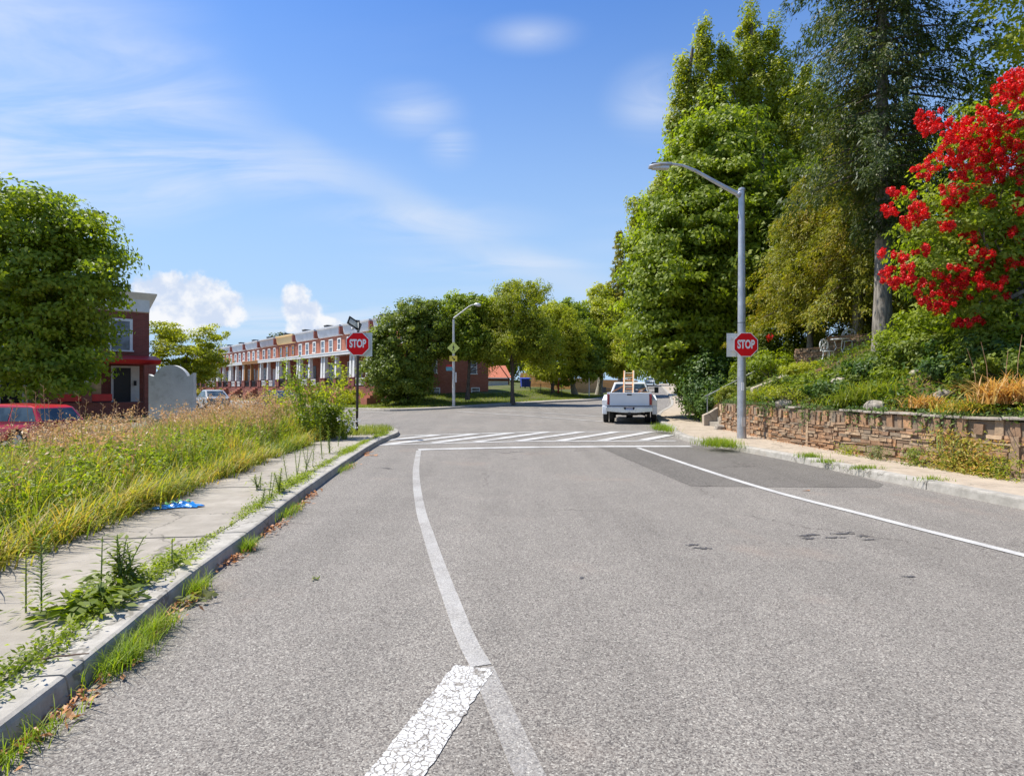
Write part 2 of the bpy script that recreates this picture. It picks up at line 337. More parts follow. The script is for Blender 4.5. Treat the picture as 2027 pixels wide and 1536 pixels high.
def copy_tree(o, parent=None):
    c = o.copy(); COL.objects.link(c); c.parent = parent
    for ch in [x for x in bpy.data.objects if x.parent == o]: copy_tree(ch, c)
    return c
def text_mesh(txt, h, sx=1, off=0.0, ext=.002):
    cu = bpy.data.curves.new('t', 'FONT'); cu.body = txt; cu.align_x = 'CENTER'; cu.align_y = 'CENTER'; cu.size = h / .72; cu.offset = off; cu.extrude = ext
    o = bpy.data.objects.new('t', cu); COL.objects.link(o); bpy.context.view_layer.update()
    me = bpy.data.meshes.new_from_object(o.evaluated_get(bpy.context.evaluated_depsgraph_get()))
    b = B(); b.add([(v.co.x * sx, -v.co.z, v.co.y) for v in me.vertices], [tuple(p.vertices) for p in me.polygons])
    bpy.data.objects.remove(o); bpy.data.curves.remove(cu); bpy.data.meshes.remove(me); return b
# ---------------------------------------------------------------- terrain and lines
def sst(a, c, x): t = np.clip((np.asarray(x, float) - a) / (c - a), 0, 1); return t * t * (3 - 2 * t)
def rise(y):
    y = np.asarray(y, float); r = np.log1p(np.exp((y - 36) / 5.0)) * 5 * .026
    return np.where(y > 128, 2.39 - (np.minimum(y, 220) - 128) * .012, np.minimum(r, 2.39))
def T(x, y):
    x = np.asarray(x, float); y = np.asarray(y, float)
    return rise(y) * sst(-14, 0, x + .0 * y) - .38 * sst(-5.6, -12, x) * (1 - sst(27, 40, y))
def resample(pl, step=.4, smooth=True):
    P = np.array(pl, float)
    if smooth:
        out = []
        Q = np.vstack([2 * P[0] - P[1], P, 2 * P[-1] - P[-2]])
        for i in range(1, len(Q) - 2):
            p0, p1, p2, p3 = Q[i - 1:i + 3]; n = max(2, int(np.linalg.norm(p2 - p1) / step * 2))
            t = np.linspace(0, 1, n, endpoint=False)[:, None]
            out.append(.5 * (2 * p1 + (p2 - p0) * t + (2 * p0 - 5 * p1 + 4 * p2 - p3) * t ** 2 + (3 * p1 - p0 - 3 * p2 + p3) * t ** 3))
        P = np.vstack(out + [P[-1:]])
    d = np.r_[0, np.cumsum(np.linalg.norm(np.diff(P, axis=0), axis=1))]; n = max(2, int(d[-1] / step)); s = np.linspace(0, d[-1], n + 1)
    return np.c_[np.interp(s, d, P[:, 0]), np.interp(s, d, P[:, 1])]
def offset(P, d):                              # positive = to the right of travel
    t = np.gradient(P, axis=0); t /= np.linalg.norm(t, axis=1)[:, None]; return P + np.c_[t[:, 1], -t[:, 0]] * d
def inside(px, py, poly):
    c = np.zeros(len(px), bool); n = len(poly)
    for i in range(n):
        x1, y1 = poly[i]; x2, y2 = poly[(i + 1) % n]
        k = ((y1 > py) != (y2 > py)); 
        with np.errstate(divide='ignore', invalid='ignore'): xx = (x2 - x1) * (py - y1) / (y2 - y1 + 1e-12) + x1
        c ^= k & (px < xx)
    return c
def dpoly(P, x, y):                            # distance from points to polyline
    P = np.asarray(P); x = np.asarray(x, float); y = np.asarray(y, float); best = np.full(x.shape, 1e9)
    for a, c in zip(P[:-1], P[1:]):
        d = c - a; L = d @ d + 1e-12; t = np.clip(((x - a[0]) * d[0] + (y - a[1]) * d[1]) / L, 0, 1)
        best = np.minimum(best, np.hypot(x - a[0] - t * d[0], y - a[1] - t * d[1]))
    return best
def draped(name, poly, zf, m, step=1.0, skirt=0):
    P = resample(list(poly) + [poly[0]], step, False)[:-1]; n = len(P)
    lo, hi = P.min(0), P.max(0); gx, gy = np.meshgrid(np.arange(lo[0], hi[0], step), np.arange(lo[1], hi[1], step)); gx = gx.ravel(); gy = gy.ravel()
    k = inside(gx, gy, P); gx, gy = gx[k], gy[k]
    k = dpoly(np.vstack([P, P[:1]]), gx, gy) > step * .4; gx, gy = gx[k], gy[k]
    pts = [Vector(p) for p in P] + [Vector((a, c)) for a, c in zip(gx, gy)]
    v, e, f, *_ = delaunay_2d_cdt(pts, [(i, (i + 1) % n) for i in range(n)], [list(range(n))], 1, 1e-5)
    xs = np.array([p.x for p in v]); ys = np.array([p.y for p in v]); zs = zf(xs, ys)
    b = B(); b.v = list(zip(xs, ys, zs)); fs = []
    for t in f:
        a_ = (v[t[1]] - v[t[0]]).cross(v[t[2]] - v[t[0]]); fs.append(tuple(t) if a_ > 0 else tuple(t[::-1]))
    b.f = fs
    if skirt:
        z = zf(P[:, 0], P[:, 1]); A = 0.5 * np.sum(P[:, 0] * np.roll(P[:, 1], -1) - np.roll(P[:, 0], -1) * P[:, 1])
        for i in range(n):
            j = (i + 1) % n; q = [(*P[i], z[i]), (*P[j], z[j]), (*P[j], z[j] - skirt), (*P[i], z[i] - skirt)]
            b.add(q if A < 0 else q[::-1], [(0, 1, 2, 3)])
    return obj(name, b, m, smooth=False)
def ribbon(name, P, d0, d1, zf, m, piece=None, gap=.012, thick=.14, lift=.13, cham=0, jit=0, seed=1):
    """slabs laid along a line between offsets d0 and d1"""
    rg = random.Random(seed); b = B(); L = np.r_[0, np.cumsum(np.linalg.norm(np.diff(P, axis=0), axis=1))]; tot = L[-1]; Q0, Q1 = offset(P, d0), offset(P, d1)
    at = lambda Q, s: np.array([np.interp(s, L, Q[:, 0]), np.interp(s, L, Q[:, 1])])
    s = 0; piece = piece or tot
    while s < tot - .05:
        e = min(s + piece * (1 + (rg.random() - .5) * .06), tot); n = max(1, int((e - s) / .5)); dz = (rg.random() - .5) * jit; rings = []
        for i in range(n + 1):
            u = s + (e - gap - s) * i / n; a, c = at(Q0, u), at(Q1, u); za = float(zf(*a)) + lift + dz; zc = float(zf(*c)) + lift + dz
            if cham:
                dr = (c - a) / (np.linalg.norm(c - a)); a2 = a + dr * cham; 
                rings.append([(*(a - dr * .02), za - thick), (*a, za - cham), (*(a + dr * cham * .3), za - cham * .3), (*a2, za), (*c, zc), (*c, zc - thick)])
            else: rings.append([(*a, za - thick), (*a, za), (*c, zc), (*c, zc - thick)])
        k = len(rings[0]); vs = [q for r in rings for q in r]; fl = d1 > d0
        fs = [(i * k + j, i * k + j + 1, (i + 1) * k + j + 1, (i + 1) * k + j) for i in range(n) for j in range(k - 1)] + [tuple(range(k)), tuple(range(n * k + k - 1, n * k - 1, -1))]
        if not fl: fs = [f[::-1] for f in fs]
        b.add(vs, [f[::-1] for f in fs]); s = e
    o = obj(name, b, m); return o
UV = lambda a: (math.cos(a), math.sin(a))
CD = np.array([-.652, .758])                  # direction of the side street, away from us to the left
near_cs = np.array([-7.5, 24.8])
kerbL = resample([(-1.6, -3), (-2.0, 0), (-2.25, 2.7), (-2.55, 4.6), (-2.74, 6.3), (-2.95, 7.8), (-3.3, 11), (-3.7, 15.5), (-3.78, 17.8), (-3.8, 19.4), (-4.3, 21.3), (-5.6, 23), (-7.5, 24.8)] + [tuple(near_cs + CD * k) for k in (6, 20, 50, 100)], .4)
kerbR = resample([(8, -3), (7.3, 3), (6.75, 7.6), (6.4, 10), (6.1, 12.8), (5.65, 15.2), (5.28, 17), (5.3, 18.4), (5.6, 20.5), (6.0, 22), (6.75, 27), (8.6, 34), (12.3, 45), (17.5, 65), (24, 92), (31, 122), (40, 160)], .4)
kerbF = resample([tuple(np.array([-8.6, 39]) + CD * k) for k in (95, 50, 25, 10, 3)] + [(-8.4, 38.9), (-6.3, 39.4), (-4, 41), (-.5, 44.8), (3.5, 49.3), (7.65, 53), (11, 60), (16.5, 82), (23.5, 121), (33, 160)], .5)
WALL = [(11.2, -4), (9.7, 3), (8.35, 9.3), (7.95, 10.5), (7.55, 13.6), (7.35, 16.4), (7.6, 21.1), (7.9, 23.5), (9.6, 30), (12.0, 38), (15.5, 47), (20.6, 66), (27, 92), (34, 122), (43, 160)]
def wx(y): return np.interp(y, [p[1] for p in WALL], [p[0] for p in WALL])
def hz_(x, y):                                 # the hill behind the stone wall
    x = np.asarray(x, float); y = np.asarray(y, float); u = np.maximum(x - wx(y), 0)
    base = 1.02 * (1 - sst(21.5, 26, y)) + .25 * sst(21.5, 26, y) + T(x * 0 + 5, y)
    h = .45 * np.minimum(u, 6) + .06 * np.maximum(u - 6, 0)
    nz = .07 * np.sin(x * 1.9 + y * .7) + .06 * np.sin(y * 2.3 - x) + .04 * np.sin(4.1 * x + 3 * y)
    return base + h + nz * np.minimum(u, 1)
lawn_z = lambda x, y: T(x, y) + .13 + .85 * sst(1.8, 8.5, dpoly(kerbF[::6], x, y)) * (1 - .75 * sst(3, 9, x))
def gp(px, py, z=0):                           # where a pixel's sight line meets height z
    k = (EYE - z) / (py - 768); return ((px - 1013.5) * k, F * k)
# ---------------------------------------------------------------- setting
def build_setting():
    g = np.r_[-900, -500, -300, -200, np.arange(-140, 161, 4), 200, 300, 500, 900]; gy = np.r_[-60, -20, np.arange(-8, 200, 4), 240, 300, 400, 600, 1000]
    b = B(); X, Y = np.meshgrid(g, gy); Z = T(X, Y) - .12; b.v = list(zip(X.ravel(), Y.ravel(), Z.ravel())); n = len(g)
    b.f = [(j * n + i, j * n + i + 1, (j + 1) * n + i + 1, (j + 1) * n + i) for j in range(len(gy) - 1) for i in range(n - 1)]
    struct(obj('ground', b, 'turf', smooth=True))
    kl, kf, kr = kerbL, kerbF, kerbR
    road = [tuple(p) for p in kr[::4]] + [tuple(p) for p in kf[::-5]] + [tuple(p) for p in kl[::-3]]
    struct(draped('road', [tuple(p) for p in offset(kr, .1)[::4]] + [tuple(p) for p in offset(kf, -.1)[::-5]] + [tuple(p) for p in offset(kl, -.1)[::-3]], T, 'asphalt', 1.6))
    # dark patch
    pp = [(1188, 886.5), (1369, 963), (1760, 965.5)]; P = [gp(*q) for q in pp] + [(6.25, 9.9), (6.15, 12), (5.98, 13.3), (5.62, 15.05), (5.34, 16.1)]
    struct(draped('asphalt_patch', P, lambda x, y: T(x, y) + .004, 'asphalt_dark', .5))
    def mark(name, pts, w, m, lift=.008, pix=True, sm=True):
        Q = resample([gp(*q) for q in pts] if pix else pts, .25 if 'cracked' not in m else .03, sm); n = len(Q); a, c = offset(Q, -w / 2), offset(Q, w / 2); b = B()
        if 'cracked' in m: rr = np.random.default_rng(1); a = a + rr.normal(size=a.shape) * .004; c = c + rr.normal(size=a.shape) * .004
        for i in range(n): b.v += [(*a[i], float(T(*a[i])) + lift), (*c[i], float(T(*c[i])) + lift)]
        b.f = [(2 * i, 2 * i + 1, 2 * i + 3, 2 * i + 2) for i in range(n - 1)]
        return struct(obj(name, b, m))
    mark('edge_line', [(829, 892), (824, 925), (825, 960), (833, 1010), (850, 1065), (872, 1130), (898, 1200), (925, 1270), (952, 1318)], .125, 'paint_worn', .004)
    mark('worn_edge_line', [(955, 1322), (985, 1390), (1020, 1470), (1060, 1560), (1130, 1700)], .13, 'paint_faint', .003)
    mark('cracked_line', [(938, 1322), (782, 1536), (690, 1670)], .235, 'paint_cracked', .005, sm=False)
    mark('lane_line', [(1263, 887), (1480, 958), (1740, 1027), (2027, 1100), (2300, 1170)], .12, 'paint')
    mark('stop_line', [(828, 890.5), (1013, 886.3), (1200, 884.3), (1368, 884)], .34, 'paint', .008)
    b = B(); ln = lambda a, c, t: (a[0] + (c[0] - a[0]) * t, a[1] + (c[1] - a[1]) * t)
    nearl = [(-4.0, 16.1), (-3.0, 16.5), (.33, 17.35), (4.93, 17.5)]; farl = [(-3.9, 19.2), (-3.3, 19.5), (1.06, 21.0), (5.5, 21.1)]
    def bar(p, q, w):
        d = np.subtract(q, p); d = d / np.linalg.norm(d); nn = np.array([-d[1], d[0]]) * w / 2; p = np.array(p); q = np.array(q)
        b.add([(*v, float(T(*v)) + .008) for v in (p - nn, q - nn, q + nn, p + nn)], [(0, 1, 2, 3)])
    for ll in (nearl, farl):
        for p, q in zip(ll[:-1], ll[1:]): bar(p, q, .2)
    for k in range(-3, 5):
        x0 = -1.06 + 1.25 * k; y0 = np.interp(x0, [p[0] for p in nearl], [p[1] for p in nearl]) + .12
        x1 = x0 + 2.3; y1 = np.interp(x1, [p[0] for p in farl], [p[1] for p in farl]) - .12; t = 1
        if x1 > 5.4: t = (5.4 - x0) / (x1 - x0)
        bar((x0, y0), ln((x0, y0), (x1, y1), t), .34)
    b.v = [(x, y, z + (i // 4) * .0005) for i, (x, y, z) in enumerate(b.v)]
    struct(obj('crosswalk', b, 'paint'))
    b = B()
    bar((-3.6, 37.8), (4.3, 27.3), .3); bar((-.6, 38.2), (5.2, 31.0), .3); bar((-10.5, 39), (-7.6, 36.4), .3)
    b.v = [(x, y, z + (i // 4) * .0005) for i, (x, y, z) in enumerate(b.v)]
    struct(obj('far_crosswalk', b, 'paint_worn'))
    rg = random.Random(12)
    for px, py, n, L in ((1600, 1062, 5, .35), (1672, 1062, 6, .35), (1378, 1084, 3, .25), (1800, 1139, 3, .12), (1000, 897, 5, .6), (1060, 897, 2, .2), (765, 928, 3, .25), (835, 899, 2, .15), (1160, 1145, 2, .08), (905, 805 + 20, 3, .8)):
        b = B(); x, y = gp(px, py)
        for k in range(n):
            cx, cy = x + rg.uniform(-L, L) * .6, y + rg.uniform(-L, L) * .4; l = L * rg.uniform(.2, .5); w_ = .012 + .02 * rg.random(); q = 9; P = []
            for i in range(q): t_ = i / (q - 1) - .5; P.append((cx + t_ * l * 2, cy + t_ * l * rg.uniform(.1, .6) + rg.uniform(-1, 1) * w_))
            j = len(b.v); z = float(T(cx, cy)) + .0055 + k * .0004
            for i, p in enumerate(P): h = w_ * (1 - abs(i / (q - 1) - .5) * 1.9) * rg.uniform(.5, 1.3); b.v += [(p[0], p[1] - h, z), (p[0], p[1] + h, z)]
            b.f += [(j + 2 * i, j + 2 * i + 2, j + 2 * i + 3, j + 2 * i + 1) for i in range(q - 1)]
        struct(obj('tar_mark', b, 'tar_mark'))
    # kerbs and pavements
    struct(ribbon('left_kerb', kerbL, 0, -.27, T, 'kerb_concrete', 3.05, .014, .16, .13, .03, .006, 4))
    i19 = int(np.argmax(kerbL[:, 1] > 18.9))
    struct(ribbon('left_pavement', kerbL[:i19], -.285, -1.8, T, 'concrete', 1.5, .012, .12, .128, 0, .008, 7))
    a = offset(kerbL, -.2); c = kerbL[(kerbL[:, 1] > 18.7) & (kerbL[:, 1] < 24.5)]; cc = offset(kerbL, -.2)[(kerbL[:, 1] > 18.9) & (kerbL[:, 1] < 24.9)]
    struct(draped('corner_pavement', [tuple(p) for p in cc[::2]] + [(-8.6, 24), (-7.2, 21.5), (-5.8, 18.95)], lambda x, y: T(x, y) + .125, 'concrete', .7))
    struct(ribbon('right_kerb', kerbR, 0, .2, T, 'kerb_concrete', 3.05, .014, .16, .14, .03, .006, 5))
    n = len(kerbR); yy = kerbR[:, 1]; inner = np.c_[wx(yy), yy]
    poly = [tuple(p) for p in offset(kerbR, .21)[::3]] + [tuple(p + (.05, 0)) for p in inner[::-3]]
    struct(draped('right_pavement', poly, lambda x, y: T(x, y) + .13, 'pave_tan', .8))
    struct(ribbon('far_kerb', kerbF, 0, -.2, T, 'kerb_concrete', 6, .014, .16, .13, .03, .006, 6))
    a = offset(kerbF, -.2); c = offset(kerbF, -1.7)
    struct(draped('far_pavement', [tuple(p) for p in a[::4]] + [tuple(p) for p in c[::-4]], lambda x, y: T(x, y) + .125, 'concrete', 1.2))
    c2 = offset(kerbF, -1.65)
    struct(draped('lawn', [tuple(p) for p in c2[::4]] + [(60, 200), (-40, 200), (-120, 140)], lawn_z, 'turf', 2.2))
    # left verge / vacant plot
    kk = offset(kerbL, -1.78)[:i19]; k2 = offset(kerbL, -.2)[kerbL[:, 1] > 24.6]
    poly = [tuple(p) for p in kk[::3]] + [(-5.9, 19.0), (-7.2, 21.6), (-8.4, 24.2)] + [tuple(p) for p in k2[2::6]] + [(-130, 80), (-40, 36), (-13.2, 30), (-11.6, 20), (-11, 10), (-10.5, -3)]
    struct(draped('vacant_plot', poly, lambda x, y: T(x, y) + .10, 'soil', 1.2))
    struct(draped('parking_lane', [(-11.2, -3), (-12.0, 10), (-12.4, 20), (-13.8, 29.6), (-19, 33.6), (-21, 29), (-26, 22), (-30, -3)], lambda x, y: T(x, y) + .06, 'asphalt', 2))
    # hillside sheet
    ys = np.r_[np.arange(-4, 50, .6), np.arange(50, 161, 4)]; us = np.r_[0, .15, np.arange(.5, 12, .5), 14, 17, 20, 25, 35, 60, 120]; b = B()
    for y in ys:
        x = wx(y) + .22 + us; z = hz_(x, y + us * 0); b.v += [(float(p), float(y), float(q)) for p, q in zip(x, z)]
    k = len(us); b.f = [(j * k + i, j * k + i + 1, (j + 1) * k + i + 1, (j + 1) * k + i) for j in range(len(ys) - 1) for i in range(k - 1)]
    m0 = len(b.v)
    for y in ys: x = float(wx(y)) + .22; b.v.append((x, float(y), float(T(x, y)) - .1))
    b.f += [(m0 + j, j, j + k, m0 + j + 1) for j in range(0)] + [(m0 + j, m0 + j + 1, (j + 1) * k, j * k) for j in range(len(ys) - 1)]
    struct(obj('hillside', b, 'hill_soil', smooth=True))
build_setting()
ORD = ['first', 'second', 'third', 'fourth', 'fifth', 'sixth', 'seventh', 'eighth', 'ninth', 'tenth', 'eleventh', 'twelfth', 'thirteenth', 'fourteenth', 'fifteenth']
# ---------------------------------------------------------------- foliage
def unit(a): return a / (np.linalg.norm(a, axis=-1, keepdims=True) + 1e-9)
def leafquads(C, N, L, W, rg, droop=0, A=None):
    n = len(C)
    if A is None: A = rg.normal(size=(n, 3)); A[:, 2] -= droop
    A = A - N * np.sum(A * N, 1, keepdims=True); A = unit(A); Bv = np.cross(N, A)
    L = L * (.6 + .8 * rg.random((n, 1))); W = W * (.6 + .8 * rg.random((n, 1)))
    return np.stack([C - A * L / 2, C + Bv * W / 2 - A * L * .08, C + A * L / 2 - N * L * .12, C - Bv * W / 2 - A * L * .08], 1)
def crown_pts(blobs, nclump, per, rc, rg, shell=.45, flat=.7):
    """blobs (cx,cy,cz,rx,ry,rz): leaf centres and normals gathered in clumps"""
    bl = np.array(blobs, float); vol = bl[:, 3] * bl[:, 4] * bl[:, 5]; vol = vol ** .75; ix = rg.choice(len(bl), nclump, p=vol / vol.sum())
    d = unit(rg.normal(size=(nclump, 3))); r = (shell + (1 - shell) * rg.random((nclump, 1)) ** .6) * (1 + .10 * rg.normal(size=(nclump, 1)))
    cc = bl[ix, :3] + d * r * bl[ix, 3:6]; out = d.copy(); out[:, 2] = out[:, 2] * .6 + .5; out = unit(out)
    sz = rc * (.55 + .9 * rg.random((nclump, 1)))
    k = rg.integers(0, nclump, nclump * per); q = unit(rg.normal(size=(len(k), 3))) * rg.random((len(k), 1)) ** .45; q[:, 2] *= flat
    C = cc[k] + q * sz[k]; Nn = unit(out[k] * .8 + q * .7 + rg.normal(size=q.shape) * .45)
    return C, Nn, cc
def trunk_mesh(base, top, r0, r1, targets, rg, nlimb=10, start=.35, bend=.05, n=9, limb=.28):
    b = B(); base = np.array(base, float); top = np.array(top, float); H = np.linalg.norm(top - base); pts = []; rs = []
    off = rg.normal(size=2) * bend * H
    for i in range(9):
        t = i / 8; p = base + (top - base) * t; p[:2] += off * math.sin(t * 3.1) * .6 + rg.normal(size=2) * r0 * .18 * (t > 0); pts.append(p); rs.append(r0 * (1.45 if i == 0 else 1) * (1 - t) + r1 * t)
    b.tube(pts, rs, n)
    if len(targets):
        T_ = np.array(targets); sel = rg.choice(len(T_), min(nlimb, len(T_)), False)
        for j in sel:
            t = start + (1 - start) * rg.random() * .85; k = t * 8; i = int(k); a = pts[i] + (pts[min(i + 1, 8)] - pts[i]) * (k - i); e = T_[j]
            if e[2] < a[2] - .2 * H: continue
            m = a + (e - a) * .5; m[2] -= np.linalg.norm(e - a) * .08; r = (r0 * (1 - t) + r1 * t) * limb / .5 * .6
            b.tube([a, m + rg.normal(size=3) * .05 * np.linalg.norm(e - a), e], [r, r * .6, r * .18], 5)
    return b
def tree(name, label, base, h, blobs, m, nclump, per, rc, L, W, r0, seed, bark='bark', group=None, shell=.45, flat=.7, droop=0, limbs=14, cat='tree', lean=(0, 0), trunk_top=.8, start=.3, crown='crown'):
    rg = np.random.default_rng(seed); x, y = base[:2]; z = base[2] if len(base) > 2 else 0
    t = thing(name, label, cat, (x, y, z), 0, group); bl = [(bx, by, bz, a, c, d) for bx, by, bz, a, c, d in blobs]
    C, Nn, cc = crown_pts(bl, nclump, per, rc, rg, shell, flat)
    quads(crown, leafquads(C, Nn, L, W, rg, droop), m, t)
    bm = trunk_mesh((0, 0, -.25), (lean[0], lean[1], h * trunk_top), r0, r0 * .22, cc, rg, limbs, start); obj('trunk', bm, bark, t, smooth=True)
    return t
def conifer(name, label, base, h, prof, m, nw, nb, seed, r0=.25, droop=.3, needle=.16, dens=26, hang=.5, bark='bark_grey', start=.1, cat='tree', group=None, upcurve=0, width=.035, flatten=False, gate=-2):
    """whorled conifer; prof(t) -> branch length"""
    rg = np.random.default_rng(seed); t_ = thing(name, label, cat, base, 0, group); b = B()
    pts = [(rg.normal() * .03 * i / 8, rg.normal() * .03 * i / 8, -.3 + (h + .3) * i / 8) for i in range(9)]; b.tube(pts, [r0 * (1.3 if i == 0 else 1) * (1 - i / 8.3) for i in range(9)], 9)
    obj('trunk', b, bark, t_, smooth=True); bb = B(); C = []; A = []; Nn = []
    for wi in range(nw):
        t = start + (1 - start) * (wi + rg.random() * .6) / nw; z = h * t; R = prof(t)
        if R <= .05: continue
        for k in range(nb):
            a = 6.283 * (k + rg.random() * .8) / nb + wi * 1.3; l = R * (.55 + .6 * rg.random()); dx, dy = math.cos(a), math.sin(a); s = np.linspace(0, 1, 7)
            P = np.c_[dx * l * s, dy * l * s, z - droop * l * s ** 1.4 + upcurve * l * s ** 2.2 + rg.normal() * .05 * s]
            bb.tube(P[:5], [.028 * l ** .5 * (1 - .22 * i) + .002 for i in range(5)], 4)
            n = int(dens * l * 7); u = .12 + .88 * rg.random(n) ** .8; u = u[np.sin(np.floor(u * 7 * max(1, l)) * 78.23 + wi * 3.1 + k * 1.7) > gate]; n = len(u); q = np.c_[np.interp(u, s, P[:, 0]), np.interp(u, s, P[:, 1]), np.interp(u, s, P[:, 2])]
            sd = rg.normal(size=n) * .15 * l * (1.15 - u); tw = np.floor(u * 9 * max(1, l)); 
            hd = hang * (.25 + .75 * np.abs(np.sin(tw * 12.9898 + wi * 7 + k))) * rg.random(n)
            q[:, 0] += -dy * sd; q[:, 1] += dx * sd; q[:, 2] += -hd * (.6 if not flatten else .15) + rg.normal(size=n) * .03
            q[:, :2] += rg.normal(size=(n, 2)) * (.05 + .07 * hd[:, None])
            ax = np.c_[dx * .5 + rg.normal(size=n) * .35 - dy * np.sign(sd) * .5, dy * .5 + rg.normal(size=n) * .35 + dx * np.sign(sd) * .5, -hang * 1.2 * (hd > .08) + rg.normal(size=n) * .25]
            C.append(q); A.append(unit(ax)); nn = rg.normal(size=(n, 3)) * .5; nn[:, 2] += .8; nn[:, :2] += np.array([dx, dy]) * .5; Nn.append(unit(nn))
    C = np.vstack(C); A = np.vstack(A); Nn = np.vstack(Nn)
    quads('crown', leafquads(C, Nn, needle, width, rg, 0, A), m, t_); obj('branches', bb, 'bark', t_); return t_
def blades(base, h, wid, rg, lean=.5, nseg=3, curl=.6, dirn=None):
    n = len(base); a = rg.random(n) * 6.283; D2 = np.c_[np.cos(a), np.sin(a)]
    if dirn is not None: D2 = unit(D2 * .8 + np.array(dirn))
    h = (h * (.55 + .7 * rg.random(n)))[:, None] if not hasattr(h, '__len__') else h[:, None]; ln = lean * (.3 + rg.random((n, 1)) * 1.2)
    S_ = np.stack([-D2[:, 1], D2[:, 0]], 1); V = np.zeros((n, nseg + 1, 2, 3))
    for j in range(nseg + 1):
        t = j / nseg; hor = ln * h * (t * .4 + t * t * .6); z = h * t * (1 - curl * ln * t * t * .55); w_ = wid * (1 - t ** 1.6) * .5 * (0.75 + .5 * rg.random((n, 1))) + .0004
        c = base.copy(); c[:, :2] += D2 * hor; c[:, 2] += z[:, 0]
        V[:, j, 0] = c; V[:, j, 1] = c; V[:, j, 0, :2] -= S_ * w_; V[:, j, 1, :2] += S_ * w_
    return V
def scatter(poly, n, rg, zf):
    P = np.array(poly); lo, hi = P.min(0), P.max(0); x = lo[0] + (hi[0] - lo[0]) * rg.random(n * 3); y = lo[1] + (hi[1] - lo[1]) * rg.random(n * 3)
    k = inside(x, y, P); x, y = x[k][:n], y[k][:n]; return np.c_[x, y, zf(x, y)]
def put(px, d, z=None):
    x = (px - 1013.5) / F * d; return (x, d, float(T(x, d)) if z is None else z)
def zat(py, d): return EYE + (768 - py) / F * d
def pb(base, px, py, d, rx, ry, rz):           # crown lobe given as seen, relative to the tree base
    return ((px - 1013.5) / F * d - base[0], d - base[1], zat(py, d) - base[2], rx, ry, rz)

